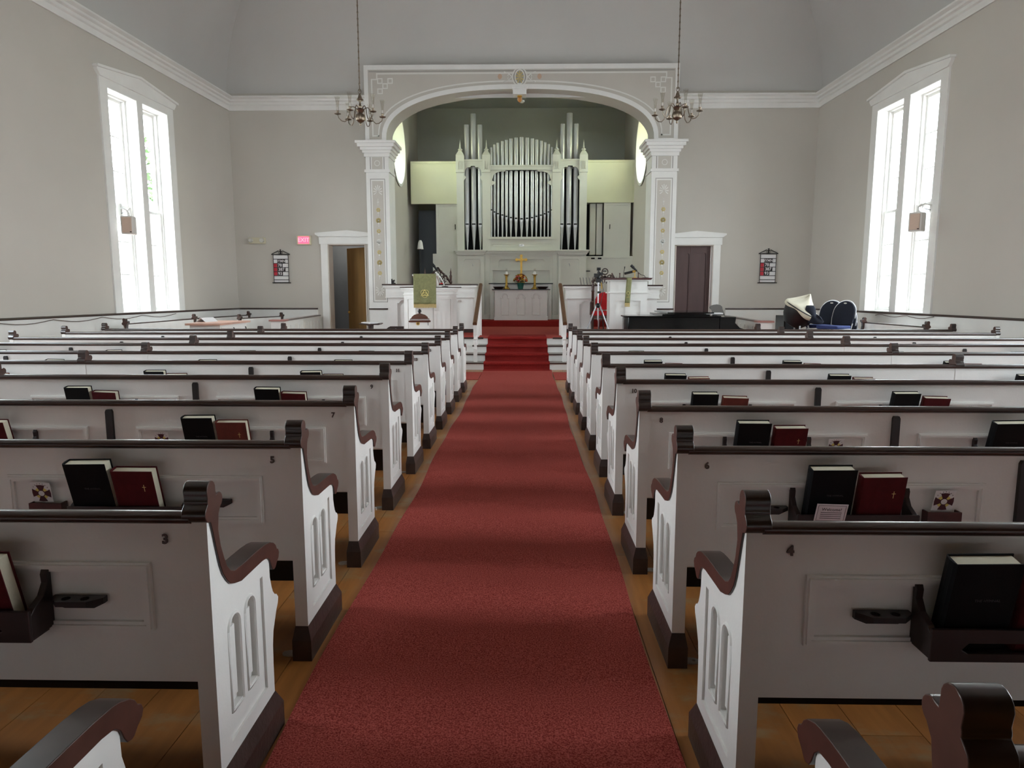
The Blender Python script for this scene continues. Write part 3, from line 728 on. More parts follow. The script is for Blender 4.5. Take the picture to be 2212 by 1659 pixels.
# balustrades
def newel(x, sgn, lab):
    t = thing('stair_railing', lab, 'railing', (x, 13.18, RZ))
    MB().box(-0.036, 0.036, -0.036, 0.036, 0, 0.24).box(-0.034, 0.034, -0.034, 0.034, 0.52, 0.80).build('newel_block', WHITE, t, smooth=False, bevel=0.004)
    MB().lathe([(0.03, 0.24), (0.038, 0.25), (0.03, 0.27), (0.022, 0.30), (0.032, 0.34), (0.036, 0.37), (0.03, 0.40), (0.024, 0.42), (0.036, 0.44), (0.03, 0.46), (0.038, 0.52)], seg=16).build('turned_shaft', WHITE, t)
    p0 = Vector((0, -0.10, 0.74)); p1 = Vector((-sgn*0.02, 1.42, 1.50))
    d = (p1-p0).normalized(); sd = Vector((1, 0, 0)); u = sd.cross(d)
    m = MB(); prof = [(-0.038, -0.03), (0.038, -0.03), (0.042, 0.0), (0.03, 0.032), (0, 0.04), (-0.03, 0.032), (-0.042, 0.0)]
    vs = []
    for p in (p0, p1):
        for a, b in prof: vs.append(tuple(p+sd*a+u*b))
    k = len(prof); m.add(vs, [tuple(range(k))[::-1], tuple(range(k, 2*k))]+[(i, (i+1) % k, k+(i+1) % k, k+i) for i in range(k)])
    m.build('handrail', mat('oak_handrail', (104, 74, 52), 0.4, vary=0.3, vscale=30), t)
    # far newel
    z0 = ZP-RZ
    MB().box(-0.04, 0.04, 1.30, 1.38, z0, 1.42).build('rear_newel', WHITE, t, smooth=False, bevel=0.004)
    for k in range(4):
        yy = 0.25+0.26*k; zb = (0 if yy < 0.15 else RZ if yy < 0.46 else 2*RZ if yy < 0.77 else 3*RZ)
        zt = 0.74+(yy+0.10)/1.52*0.76-0.035
        mm = MB(); 
        H = zt-zb
        mm.lathe([(0.018, zb), (0.018, zb+0.12), (0.012, zb+0.15), (0.022, zb+H*0.45), (0.011, zb+H*0.62), (0.018, zb+H*0.72), (0.018, zt)], c=(0, yy, 0), seg=10).build('baluster', WHITE, t)
    return t
newel(at(1027, 782, 13.18).x, -1, 'white turned newel and brown handrail left of the chancel steps')
newel(at(1219, 782, 13.18).x, 1, 'white turned newel and brown handrail right of the chancel steps')
# ------------------------------------------------------------------ parapets, pulpit and lectern
def niche(m_list, x0, x1, z0, z1, y, root, deep=0.03):
    pass
def parapet(name, label, x0, x1, yf, zt, niches, ret=None):
    t = thing(name, label, 'parapet', ((x0+x1)/2, yf, ZP)); ox = (x0+x1)/2
    H = zt-ZP
    holes = [[(a-ox, 0.12), (b-ox, 0.12)]+[(px-ox, pz) for px, pz in arch_pts(a, b, 0.12, H-0.36, 8, 0.05)[2:]] for a, b in niches]
    MB().prism([(x0-ox, 0), (x1-ox, 0), (x1-ox, H-0.05), (x0-ox, H-0.05)], 0.0, 0.05, 'xz', holes=holes).build('front_panel', WHITE, t, smooth=True, ang=30)
    MB().box(x0-ox, x1-ox, 0.045, 0.14, 0, H-0.05).build('core', WHITE, t, smooth=False)
    c = MB()
    for d, za, zb in ((0.04, H-0.30, H-0.10), (0.05, H-0.31, H-0.29), (0.06, H-0.10, H-0.07), (0.09, H-0.07, H-0.03)): c.box(x0-ox-d, x1-ox+d, -d, 0.14+d*0.3, za, zb)
    c.build('cornice', WHITE, t, smooth=False)
    MB().box(x0-ox-0.11, x1-ox+0.11, -0.11, 0.16, H-0.03, H).build('top_rail', BROWN, t, smooth=False, bevel=0.006)
    MB().box(x0-ox-0.015, x1-ox+0.015, -0.015, 0.1, 0, 0.09).build('base', BROWN, t, smooth=False)
    if ret:
        sx = ret
        xx = (x1-ox if sx > 0 else x0-ox)
        MB().box(xx-0.14*(sx > 0), xx+0.14*(sx < 0), 0.14, 1.2, 0, H-0.05).build('return_panel', WHITE, t, smooth=False)
        MB().box(xx-0.17*(sx > 0)+(0.02 if sx > 0 else -0.02), xx+0.17*(sx < 0)+(0.02 if sx > 0 else -0.02), 0.14, 1.22, H-0.03, H).build('return_rail', BROWN, t, smooth=False)
    return t
YPA = 15.5
g = lambda px, Y=YPA: at(px, 650, Y).x
zt = at(930, 613.5, YPA).z
parapet('chancel_parapet', 'white arched parapet with dark rail behind the green bannered pulpit', g(838), g(1022), YPA, zt, [(g(858), g(884)), (g(982), g(1004))], ret=1)
parapet('chancel_parapet', 'white arched parapet with dark rail between right handrail and red chair', g(1226), g(1283), YPA, zt-0.02, [(g(1252), g(1278))], ret=-1)
parapet('chancel_parapet', 'short white parapet with dark rail to the right of the lectern', g(1392), g(1419), YPA, zt-0.02, [])
# left pulpit, turned box
YL_ = 14.2
p_c = at(897, 650, YL_)
pul = thing('pulpit', 'large white panelled pulpit behind the green banner, turned towards the aisle', 'pulpit', (p_c.x, YL_, ZP), math.radians(32))
Hp = at(925, 619.5, YL_+0.2).z-ZP
W1, D1 = 0.95, 0.62
def panel_box(t, x0, x1, y0, y1, z0, z1, fr, sd, mats=WHITE):
    # box whose front (y0) and left side (x0) faces carry recessed panels
    MB().box(x0+0.02, x1, y0+0.02, y1, z0, z1).build('body', mats, t, smooth=False)
    MB().prism([(x0, z0), (x1, z0), (x1, z1), (x0, z1)], y0, y0+0.02, 'xz', holes=[[(a, c), (b, c), (b, d), (a, d)] for a, b, c, d in fr]).build('front_panel', mats, t, smooth=False)
    MB().prism([(y0+0.02, z0), (y1, z0), (y1, z1), (y0+0.02, z1)], x0, x0+0.02, 'yz', holes=[[(a, c), (b, c), (b, d), (a, d)] for a, b, c, d in sd]).build('side_panel', mats, t, smooth=False)
panel_box(pul, 0, W1, 0, D1, 0, Hp-0.04, [(0.10, 0.42, 0.08, Hp-0.26), (0.56, 0.82, 0.08, Hp-0.26)], [(0.20, 0.42, 0.08, Hp-0.26)])
c = MB()
for d, za, zb in ((0.02, Hp-0.17, Hp-0.15), (0.03, Hp-0.10, Hp-0.06), (0.06, Hp-0.06, Hp-0.02)): c.box(-d, W1+d, -d, D1, za, zb)
c.build('cornice', WHITE, pul, smooth=False)
MB().box(-0.085, W1+0.085, -0.085, D1+0.02, Hp-0.02, Hp).build('pulpit_top', BROWN, pul, smooth=False, bevel=0.005)
# reading desk with banner, facing the nave
bx0, bz1 = a2(893, 591.5, 14.05); bx1, bz0 = a2(943, 657, 14.05)
rd = thing('reading_desk', 'small white reading desk standing on the pulpit, under the green banner', 'desk', ((bx0+bx1)/2, 14.06, 0))
hw = (bx1-bx0)/2; zt_ = bz1
MB().prism([(0.0, zt_-0.01), (0.46, zt_-0.16), (0.46, zt_-0.19), (0.0, zt_-0.04)], -hw-0.03, hw+0.03, 'yz').build('desk_board', WHITE, rd, smooth=False)
dk = MB()
for sx in (-1, 1): dk.prism([(0.22, ZP+Hp), (0.44, ZP+Hp), (0.46, zt_-0.18), (0.02, zt_-0.035)], sx*(hw-0.02)-0.012, sx*(hw-0.02)+0.012, 'yz')
dk.build('desk_side', WHITE, rd, smooth=False)
ba = tag(empty('banner', ((bx0+bx1)/2, 14.035, 0)), 'green fringed cloth banner with gold trefoil and triangle emblem on the pulpit', 'banner')
nb = 26; vs = []; fs = []
for j in range(13):
    z = zt_-(zt_-bz0)*j/12
    for i in range(nb+1):
        t = i/nb; yy = -0.012*j/12*(1+math.sin(t*14)*0.6)-0.004
        vs.append((-hw+2*hw*t, yy, z))
for j in range(12):
    for i in range(nb): a = j*(nb+1)+i; fs.append((a, a+nb+1, a+nb+2, a+1))
o = MB().add(vs, fs).build('cloth', GREENF, ba); md = o.modifiers.new('t', 'SOLIDIFY'); md.thickness = 0.006; md.offset = 1
fm = MB()
for i in range(60):
    x = -hw+2*hw*(i+0.5)/60; z1_ = bz0+0.005; l_ = 0.075+random.random()*0.01
    fm.prism([(x-hw/66, z1_), (x+hw/66, z1_), (x+hw/80, z1_-l_), (x-hw/80, z1_-l_)], -0.022+0.003*math.sin(i*2), -0.014, 'xz')
o = fm.build('fringe', FRINGE, ba, smooth=False); o['kind'] = 'stuff'
em = MB(); ec = (0.0, -0.028, at(917, 633.5, 14.05).z)
for k in range(3):
    a = math.radians([35, 145, 270][k]); cx, cz = math.cos(a)*0.032, ec[2]+math.sin(a)*0.032-0.005
    em.tube([(cx+0.052*math.cos(2*math.pi*q/24), ec[1], cz+0.052*math.sin(2*math.pi*q/24)) for q in range(24)], 0.0045, 5, closed=True)
tri = [(0.0, ec[1]-0.003, ec[2]+0.075), (-0.078, ec[1]-0.003, ec[2]-0.05), (0.078, ec[1]-0.003, ec[2]-0.05)]
em.tube([tri[0], tri[1]], 0.005, 5).tube([tri[1], tri[2]], 0.005, 5).tube([tri[2], tri[0]], 0.005, 5)
em.build('emblem', GOLDT, ba)
# right lectern
YR_ = 14.3
lx0, lz1 = a2(1318, 602, YR_); lx1, _ = a2(1399, 602, YR_)
lec = thing('lectern', 'tall white panelled lectern with dark slab top, right of the red chair', 'lectern', (lx0, YR_, ZP))
Wl = lx1-lx0; Hl = lz1-ZP
zmid = at(1350, 632, YR_).z-ZP; zpan = at(1350, 650, YR_).z-ZP
panel_box(lec, 0, Wl, 0, 0.5, 0, Hl-0.02, [(0.16, 0.33, 0.06, zpan), (0.47, 0.64, 0.06, zpan)], [(0.12, 0.38, 0.06, zpan)])
c = MB(); c.box(-0.035, Wl+0.01, -0.02, 0.5, zmid-0.012, zmid+0.012); c.box(-0.04, Wl+0.04, -0.04, 0.54, Hl-0.05, Hl-0.02); c.build('cornice', WHITE, lec, smooth=False)
MB().prism([(-0.09, Hl+0.015), (-0.06, Hl-0.02), (Wl+0.06, Hl-0.02), (Wl+0.09, Hl+0.015)], -0.09, 0.58, 'xz').build('lectern_top', mat('mahogany', (74, 30, 28), 0.3, vary=0.3, vscale=10), lec, smooth=False)
stl = tag(empty('stole', (0, YR_, 0)), 'narrow green stole with gold fringe hanging over the lectern front', 'stole')
sx0, sz1 = a2(1354, 600, YR_-0.11); sx1, sz0 = a2(1364, 655, YR_-0.11)
vs = []; fs = []
for j in range(10):
    t = j/9; z = sz1-(sz1-sz0)*t; xs = -0.03*t
    for i in range(4): vs.append((sx0+xs+(sx1-sx0)*i/3, -0.100-0.003*math.sin(i*2+j), z))
for j in range(9):
    for i in range(3): a = j*4+i; fs.append((a, a+4, a+5, a+1))
o = MB().add(vs, fs).build('cloth', GREENF, stl); md = o.modifiers.new('t', 'SOLIDIFY'); md.thickness = 0.005
MB().box(sx0, sx1, -0.10, 0.35, sz1+0.0, sz1+0.006).build('top_fold', GREENF, stl, smooth=False)
fx0 = sx0-0.03
o = MB()
for i in range(12):
    x = fx0+(sx1-sx0)*(i+0.5)/12; o.prism([(x-0.0045, sz0+0.004), (x+0.0045, sz0+0.004), (x+0.003, sz0-0.075), (x-0.003, sz0-0.075)], -0.106, -0.098, 'xz')
o = o.build('fringe', FRINGE, stl, smooth=False); o['kind'] = 'stuff'
ez = at(1358, 633, YR_-0.11).z; exx = (sx0+sx1)/2-0.018
MB().tube([(exx+0.03*math.cos(2*math.pi*q/20), -0.108, ez+0.03*math.sin(2*math.pi*q/20)) for q in range(20)], 0.004, 5, closed=True).tube([(exx, -0.108, ez-0.05), (exx-0.025, -0.108, ez-0.09), (exx+0.025, -0.108, ez-0.09)], 0.004, 5, closed=True).build('emblem', GOLDT, stl)
# ------------------------------------------------------------------ organ
YO = 19.5
def oc(cx, cy, Y=YO): return a2(880+cx/3.319, 200+cy/3.319, Y)
org = thing('pipe_organ', 'white organ case with silver pipes and four pinnacles filling the chancel back', 'organ', (0, YO, 0))
zsh = oc(820, 1130)[1]; zcb = oc(820, 1172)[1]
posts = [oc(380, 800)[0], oc(567, 800)[0], oc(1068, 800)[0], oc(1260, 800)[0]]
zpt = oc(820, 480)[1]; zsp = oc(820, 335)[1]
PWd = [0.10, 0.115, 0.115, 0.10]
for i, (x, w) in enumerate(zip(posts, PWd)):
    MB().box(x-w, x+w, -0.02, 0.35, zsh, zpt-0.10).build('case_post', CASEW, org, smooth=False)
    tp = MB(); wt = 0.115
    zb_ = oc(820, 572)[1]
    tp.box(x-wt, x+wt, -0.06, 0.17, zb_, zpt)
    for k in range(3): tp.box(x-0.06+k*0.05, x-0.04+k*0.05, -0.075, -0.06, zb_+0.08, zpt-0.05)
    tp.build('post_head', CASEW, org, smooth=False)
    Z = lambda cy: oc(820, cy)[1]
    sp = MB()
    q = MB().lathe([(wt*1.40, zpt-0.002), (wt*1.40, Z(448)), (0.055, Z(412))], seg=4); q.xf(Matrix.Translation((x, 0.055, 0)) @ Matrix.Rotation(math.pi/4, 4, 'Z')); sp.join(q)
    sp.lathe([(0.035, Z(414)), (0.062, Z(406)), (0.062, Z(403)), (0.03, Z(396)), (0.022, Z(385)), (0.002, Z(335))], c=(x, 0.055, 0), seg=8)
    sp.build('pinnacle', CASEW, org, smooth=False)
def beam(x0, x1, zc0, zc1, y=-0.0):
    m = MB().box(x0, x1, y, y+0.14, zc0, zc1); m.box(x0, x1, y-0.02, y+0.15, zc1-0.04, zc1); m.box(x0, x1, y-0.015, y+0.15, zc0, zc0+0.03)
    m.build('beam', CASEW, org, smooth=False)
zs0, zs1 = oc(820, 525)[1], oc(820, 478)[1]; zm0, zm1 = oc(820, 556)[1], oc(820, 520)[1]
beam(posts[0], posts[1], zs0, zs1); beam(posts[2], posts[3], zs0, zs1); beam(posts[1], posts[2], zm0, zm1, -0.02)
def bracket(x, z, sx, w=0.20, h=0.42):
    # scrolled spandrel: corner at (x,z), grows toward sx and down
    p = [(0, 0), (w, 0), (w, -0.03), (w*0.85, -0.05), (w*0.75, -0.04)]
    for k in range(7):
        a = math.radians(80+k*17); p.append((w*0.78+w*0.62*math.cos(a)-w*0.0, -h*0.42+h*0.33*math.sin(a)))
    p += [(w*0.10, -h*0.62), (w*0.32, -h*0.72), (w*0.30, -h*0.80), (w*0.08, -h*0.92), (0, -h)]
    pp = [(x+sx*a, z+b) for a, b in p]
    if sx < 0: pp = pp[::-1]
    MB().prism(pp, -0.01, 0.03, 'xz').build('bracket', CASEW, org, smooth=False)
for x, sx in ((posts[0]+0.10, 1), (posts[1]-0.115, -1), (posts[2]+0.115, 1), (posts[3]-0.10, -1)): bracket(x, zs0+0.01, sx)
bracket(posts[1]+0.115, zm0+0.01, 1, 0.42, 0.46); bracket(posts[2]-0.115, zm0+0.01, -1, 0.42, 0.46)
zc_b = oc(820, 1035)[1]
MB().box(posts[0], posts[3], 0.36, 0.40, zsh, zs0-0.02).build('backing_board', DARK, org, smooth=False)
cp = MB().box(posts[1], posts[2], 0.0, 0.30, zsh, zc_b-0.02); cp.box(posts[1]+0.05, posts[2]-0.05, -0.05, 0.3, zc_b-0.06, zc_b); cp.build('centre_apron', CASEW, org, smooth=False)
px0, pz0 = oc(610, 1105); px1, pz1 = oc(1025, 1083)
o_, i_ = frame_pts(px0, px1, pz0, pz1, 0.012); MB().prism(o_, -0.008, 0.002, 'xz', holes=[i_]).build('apron_moulding', CASEW, org, smooth=False)
nx0, nz0 = oc(800, 1102); nx1, nz1 = oc(835, 1087)
MB().box(nx0, nx1, -0.012, 0.0, nz0, nz1).build('name_plate', STEEL, org, smooth=False)
mk = MB(); r_ = (nz1-nz0)/2
mk.box(nx0+0.012, nx0+0.07, -0.015, -0.011, nz0+r_*0.75, nz0+r_*1.25).box(nx1-0.075, nx1-0.03, -0.015, -0.011, nz0+r_*0.9, nz0+r_*1.5); mk.build('plate_mark', INK, org, smooth=False)
# shelf cornice and lower case
zu = ZU
xs0, xs1 = oc(362, 1150)[0], oc(1280, 1150)[0]
xc0, xc1 = oc(552, 1300)[0], oc(1082, 1300)[0]
def cornice_run(x0, x1, y):
    m = MB(); H = zsh-zcb
    for d, a, b in ((0.0, 0.0, 0.35), (0.03, 0.30, 0.55), (0.06, 0.55, 0.8), (0.10, 0.8, 1.0)): m.box(x0-d, x1+d, y-d, 0.45, zcb+H*a, zcb+H*b)
    m.build('cornice', CASEW, org, smooth=False)
cornice_run(xs0, xc0, -0.12); cornice_run(xc1, xs1, -0.12); cornice_run(xc0, xc1, -0.04)
def lower(x0, x1, y, panels, nm='lower_case'):
    m = MB().box(x0, x1, y+0.05, 0.4, zu, zcb); m.build(nm, CASEW, org, smooth=False)
    MB().prism([(x0, zu), (x1, zu), (x1, zcb+0.01), (x0, zcb+0.01)], y, y+0.05, 'xz', holes=panels).build('panel_frame', CASEW, org, smooth=False)
def cham(x0, x1, z0, z1, c=0.05): return [(x0, z0), (x1, z0), (x1, z1-c), (x1-c*0.6, z1-c*0.7), (x1-c, z1), (x0+c, z1), (x0+c*0.6, z1-c*0.7), (x0, z1-c)]
lower(xs0, xc0, -0.12, [cham(oc(405, 1200)[0], oc(528, 1200)[0], zu+0.25, oc(400, 1195)[1])])
lower(xc1, xs1, -0.12, [cham(oc(1102, 1200)[0], oc(1232, 1200)[0], zu+0.25, oc(400, 1195)[1])])
lower(xc0, xc1, -0.02, [cham(oc(655, 1200)[0], oc(985, 1200)[0], oc(800, 1255)[1], oc(800, 1195)[1]), [(oc(610, 1270)[0], zu+0.3), (oc(1022, 1270)[0], zu+0.3), (oc(1022, 1270)[0], oc(800, 1275)[1]), (oc(610, 1270)[0], oc(800, 1275)[1])]])
for x in (oc(470, 1235)[0], oc(1160, 1235)[0]): MB().tube([(x-0.01, -0.11, oc(0, 1228)[1]), (x, -0.13, oc(0, 1236)[1]), (x+0.01, -0.11, oc(0, 1246)[1])], 0.008, 6).build('pull', CHROME, org)
for x0, x1 in ((oc(562, 1200)[0], oc(592, 1200)[0]), (oc(1042, 1200)[0], oc(1072, 1200)[0])):
    MB().box(x0, x1, -0.05, 0, zu, zcb).build('pilaster', CASEW, org, smooth=False)
MB().box(xs0-0.02, xs1+0.02, -0.14, 0.1, zu, zu+0.14).build('plinth', CASEW, org, smooth=False)
# pipes
def pipe(xt, xb, wpx, ztop, zmouth, zfoot, yc):
    r = wpx/2/3.319/FPX*YO
    m = MB(); h = zfoot
    n = 20
    m.lathe([(0.018, zfoot), (r*0.93, zmouth-0.05), (r, zmouth-0.02), (r, zmouth), (r, ztop)], c=(0, 0, 0), seg=n)
    m.lathe([(r*0.93, ztop-0.001), (r*0.9, ztop-0.12)], c=(0, 0, 0), seg=n)
    p = m.build('pipe', SILVER, org, ang=50, loc=(xb, yc, 0))
    mo = MB().box(-r*0.62, r*0.62, -r-0.004, -r*0.72, zmouth+0.0, zmouth+0.035).build('pipe_mouth', DARK, p, smooth=False)
    lp = MB().prism([(-r*0.68, zmouth+0.035), (r*0.68, zmouth+0.035), (r*0.62, zmouth+0.10), (0, zmouth+0.10+r*2.6), (-r*0.62, zmouth+0.10)], -r*0.86, -r*0.80, 'xz').build('upper_lip', SILVER, p, smooth=False)
    m2 = MB().box(-r*0.66, r*0.66, -r-0.006, -r*0.6, zmouth-0.045, zmouth-0.005).box(-r*0.4, r*0.4, -r-0.004, -r*0.5, zmouth-0.075, zmouth-0.045).build('lower_lip', SILVER, p, smooth=False)
    return p
for cb, top, w in ((425, 222, 34), (473, 142, 38), (520, 222, 34), (1110, 215, 34), (1160, 137, 40), (1208, 215, 34)):
    pipe(0, oc(cb, 800)[0], w, oc(cb, top)[1], oc(cb, 945)[1], zsh+0.01, 0.17)
cxs = [600, 623, 648, 680, 710, 742, 780, 820, 860, 897, 928, 961, 988, 1015, 1040]
ctp = [388, 368, 355, 343, 335, 325, 318, 314, 318, 324, 332, 340, 351, 364, 385]
cwd = [16, 18, 20, 21, 22, 24, 27, 29, 27, 25, 23, 21, 19, 18, 15]
cmo = [843, 858, 870, 880, 890, 899, 904, 908, 904, 899, 890, 881, 871, 858, 843]
for x, t, w, mth in zip(cxs, ctp, cwd, cmo):
    pipe(0, oc(819+(x-820)*0.992, 700)[0], w, oc(x, t)[1], oc(x, mth)[1], zc_b, 0.12)
# side galleries and doors either side of the case
def pane_board(name, x0, x1, z0, z1, y0, y1, root=None, m=CASEW, inset=0.05):
    mb = MB().box(x0, x1, y0+0.015, y1, z0, z1); o_, i_ = frame_pts(x0, x1, z0, z1, inset)
    mb.prism(o_, y0, y0+0.015, 'xz', holes=[i_]); return mb.build(name, m, root or org, smooth=False)
gx0, gz0 = a2(892, 440, YO); gx1, gz1 = a2(989, 347.5, YO)
PANC = mat('gallery_cream', (222, 222, 192), 0.6, vary=0.04, vscale=2)
pane_board('gallery_panel', gx0-0.06, gx1+0.1, gz0, gz1, 0.05, 0.12, None, PANC, 0.06)
hx0, hz0 = a2(1264, 437, YO); hx1, hz1 = a2(1366, 344.5, YO)
pane_board('gallery_panel', hx0-0.05, CR_, hz0, hz1, 0.05, 0.12, None, PANC, 0.06)
MB().box(gx0-0.06, gx1+0.1, 0.1, 0.35, gz1-0.03, gz1).build('gallery_ledge', PANC, org, smooth=False)
MB().box(hx0-0.05, CR_, 0.1, 0.35, hz1-0.03, hz1).build('gallery_ledge', PANC, org, smooth=False)
ax, az = a2(942, 548, YO)
pane_board('chamber_door', ax, gx1+0.06, az, gz0, 0.10, 0.16, None, CASEW, 0.07)
MB().tube([(gx1-0.10, 0.09, a2(980, 495, YO)[1]), (gx1-0.10, 0.07, a2(980, 484, YO)[1])], 0.012, 6).build('door_pull', BLACKW, org)
MB().box(a2(935, 560, YO)[0], gx1+0.06, 0.02, 0.35, ZU, az).build('base_cabinet', CASEW, org, smooth=False)
bx = a2(1305, 500, YO)[0]
pane_board('chamber_door', bx, a2(1361, 500, YO)[0]+0.02, a2(1361, 553, YO)[1], hz0, 0.10, 0.16, None, CASEW, 0.07)
MB().tube([(a2(1318, 490, YO)[0], 0.09, a2(1318, 494, YO)[1]), (a2(1318, 490, YO)[0], 0.07, a2(1318, 484, YO)[1])], 0.012, 6).build('door_pull', BLACKW, org)
pane_board('base_cabinet', hx0-0.02, CR_, ZU, a2(1361, 553, YO)[1], 0.03, 0.35, None, CASEW, 0.05)
for px in (1279, 1293.5):
    x, z = a2(px, 551, YO+0.3)
    MB().box(x-0.085, x+0.085, 0.25, 0.42, z, hz0).build('wooden_pipe', CASEW, org, smooth=False, bevel=0.02)
    x, z = a2(px+2, 558, YO)
    MB().box(x-0.05, x+0.05, 0.015, 0.05, z-0.02, z+0.02).build('vent_slot', DARK, org, smooth=False)
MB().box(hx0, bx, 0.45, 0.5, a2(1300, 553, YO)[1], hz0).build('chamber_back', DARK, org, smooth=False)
MB().box(gx0-0.08, ax, 1.5, 1.55, ZU, gz0).build('passage_back', GREYB, org, smooth=False)
for px0_, px1_ in ((1264, 1275), (1300, 1310)):
    x0, z = a2(px0_, 585.5, YO); x1, _ = a2(px1_, 585.5, YO)
    MB().box(x0, x1, 0.02, 0.05, z-0.012, z+0.012).build('vent_slot', DARK, org, smooth=False)
p = at(908, 532, 18.9)
wl_ = thing('floor_lamp', 'slim floor lamp with a white shade in the dark passage left of the organ', 'lamp', (p.x, 18.9, ZU+0.01))
zt_ = at(908, 519, 18.9).z-ZU-0.01
MB().lathe([(0.12, 0), (0.12, 0.015), (0.014, 0.03), (0.012, zt_-0.1)], seg=14).build('lamp_pole', BLACKP, wl_)
MB().lathe([(0.03, zt_), (0.06, zt_-0.06), (0.085, zt_-0.24), (0.08, zt_-0.24), (0.05, zt_-0.06)], seg=18).build('lamp_shade', WHITE, wl_)
# ------------------------------------------------------------------ altar group
def arch_relief(x0, x1, z0, z1, y, root, m=WHITE):
    # raised arched moulding with little shoulders
    w = 0.018; zs = z1-(x1-x0)/2+0.02; r = (x1-x0)/2-0.05; xc = (x0+x1)/2; mb = MB()
    pts = [(xc+r*math.cos(math.pi*k/14), y, zs+r*math.sin(math.pi*k/14)) for k in range(15)]
    w = 0.036; y -= 0.004; mb.tube([(p[0], y, p[2]) for p in pts], w*0.6, 6)
    for sx in (-1, 1):
        mb.tube([(xc+sx*r, y, zs), (xc+sx*(r-0.01), y, zs-0.035), (xc+sx*(r+0.02), y, zs-0.045), (xc+sx*(r+0.05), y, zs-0.02)], w*0.55, 6)
        mb.tube([(xc+sx*(r+0.03), y, zs-0.05), (xc+sx*(r+0.03), y, z0)], w*0.45, 6)
    mb.tube([(x0+0.02, y, z0), (x1-0.02, y, z0)], w*0.4, 6)
    return mb.build('arch_moulding', m, root)
YA = 18.75
alt = thing('altar_table', 'white altar table with three arches and a dark top on the red platform', 'altar', (0, YA, ZU+0.01))
ax0, ax1 = a2(1069, 650, YA)[0], a2(1182, 650, YA)[0]; azt = a2(1125, 624.5, YA)[1]-ZU-0.01
MB().box(ax0, ax1, 0, 0.38, 0, azt-0.03).build('body', WHITE, alt, smooth=False)
MB().box(ax0-0.02, ax1+0.02, -0.02, 0.40, 0, 0.09).box(ax0-0.03, ax1+0.03, -0.03, 0.41, azt-0.06, azt-0.025).build('base_and_cornice', WHITE, alt, smooth=False)
MB().box(ax0-0.08, ax1+0.08, -0.08, 0.43, azt-0.025, azt).build('table_top', BLACKW, alt, smooth=False, bevel=0.004)
wA = ax1-ax0
for c_ in (0.20, 0.50, 0.795):
    xc = ax0+wA*c_; arch_relief(xc-0.125, xc+0.125, 0.15, azt-0.10, -0.004, alt)
ret = thing('retable', 'wide white shelf cabinet with black top standing behind the altar table', 'cabinet', (0, YA+0.50, ZU+0.01))
rx0, rx1 = a2(1059, 650, YA+0.50)[0], a2(1191, 650, YA+0.50)[0]; rzt = a2(1125, 611.5, YA+0.50)[1]-ZU-0.01
MB().box(rx0, rx1, 0.0, 0.08, 0, rzt-0.03).box(rx0, rx0+0.10, -0.02, 0.08, 0, rzt-0.03).box(rx1-0.10, rx1, -0.02, 0.08, 0, rzt-0.03).build('body', WHITE, ret, smooth=False)
MB().box(rx0-0.04, rx1+0.04, -0.05, 0.09, rzt-0.03, rzt).build('top', BLACKW, ret, smooth=False)
zat = ZU+0.01+azt
def candlestick(px, lab):
    x = a2(px, 600, YA+0.2)[0]; zt_ = a2(px, 593, YA+0.2)[1]; H = zt_-zat
    t = thing('candlestick', lab, 'candlestick', (x, YA+0.22, zat), group='altar candlesticks')
    MB().lathe([(0.105, 0), (0.10, 0.012), (0.06, 0.045), (0.04, 0.075), (0.045, 0.10), (0.03, 0.115), (0.028, H*0.45), (0.036, H*0.47), (0.028, H*0.5), (0.03, H-0.07), (0.04, H-0.06), (0.025, H-0.035), (0.075, H-0.01), (0.08, H), (0.02, H)], seg=8).build('stem', GOLD, t, ang=25)
    MB().lathe([(0.032, H), (0.032, H+0.07), (0.012, H+0.085), (0.002, H+0.09)], seg=12).build('candle', PAPER, t)
    MB().lathe([(0.026, H+0.085), (0.028, H+0.13), (0.02, H+0.16), (0.017, H+0.165)], seg=12).build('glass_follower', SHADE, t)
candlestick(1094, 'brass altar candlestick left of the flowers'); candlestick(1155, 'brass altar candlestick right of the flowers')
for px, lab, g0 in ((1077, 'dark wooden offering plate left of the left candlestick', 0), (1172, 'dark wooden offering plate right of the right candlestick', 0)):
    x = a2(px, 620, YA+0.15)[0]
    t = thing('offering_plate', lab, 'plate', (x, YA+0.2, zat), group='offering plates on the altar')
    MB().lathe([(0.09, 0), (0.10, 0.004), (0.155, 0.06), (0.165, 0.066), (0.16, 0.07), (0.10, 0.014), (0.001, 0.012)], seg=24).build('dish', BROWN, t)
cr_ = thing('altar_cross', 'tall gold cross standing behind the flowers on the altar', 'cross', (a2(1126, 600, YA+0.5)[0], YA+0.54, zat))
zt_ = a2(1126, 549, YA+0.54)[1]-zat; zb_ = rzt+ZU+0.01-zat; za_ = a2(1126, 561, YA+0.54)[1]-zat
def trefoil_bar(m, p, q, w):
    d = (Vector(q)-Vector(p)).normalized(); nrm = Vector((-d.z, 0, d.x)); p = Vector(p); q = Vector(q)
    ps = [p+nrm*w, p-nrm*w, q-nrm*w, q+nrm*w]; m.prism([(v.x, v.z) for v in ps], -0.012, 0.012, 'xz')
m = MB(); trefoil_bar(m, (0, 0, zb_+0.04), (0, 0, zt_-0.05), 0.026); trefoil_bar(m, (-0.13, 0, za_), (0.13, 0, za_), 0.024)
for cx, cz in ((0, zt_-0.05), (-0.13, za_), (0.13, za_)):
    m.prism([(cx, cz+0.05), (cx-0.05, cz), (cx, cz-0.05), (cx+0.05, cz)], -0.013, 0.013, 'xz')
m.lathe([(0.055, -0.016), (0.055, 0.016)], c=(0, 0, za_), seg=16, axis='y')
m.build('cross_body', GOLD, cr_, smooth=False)
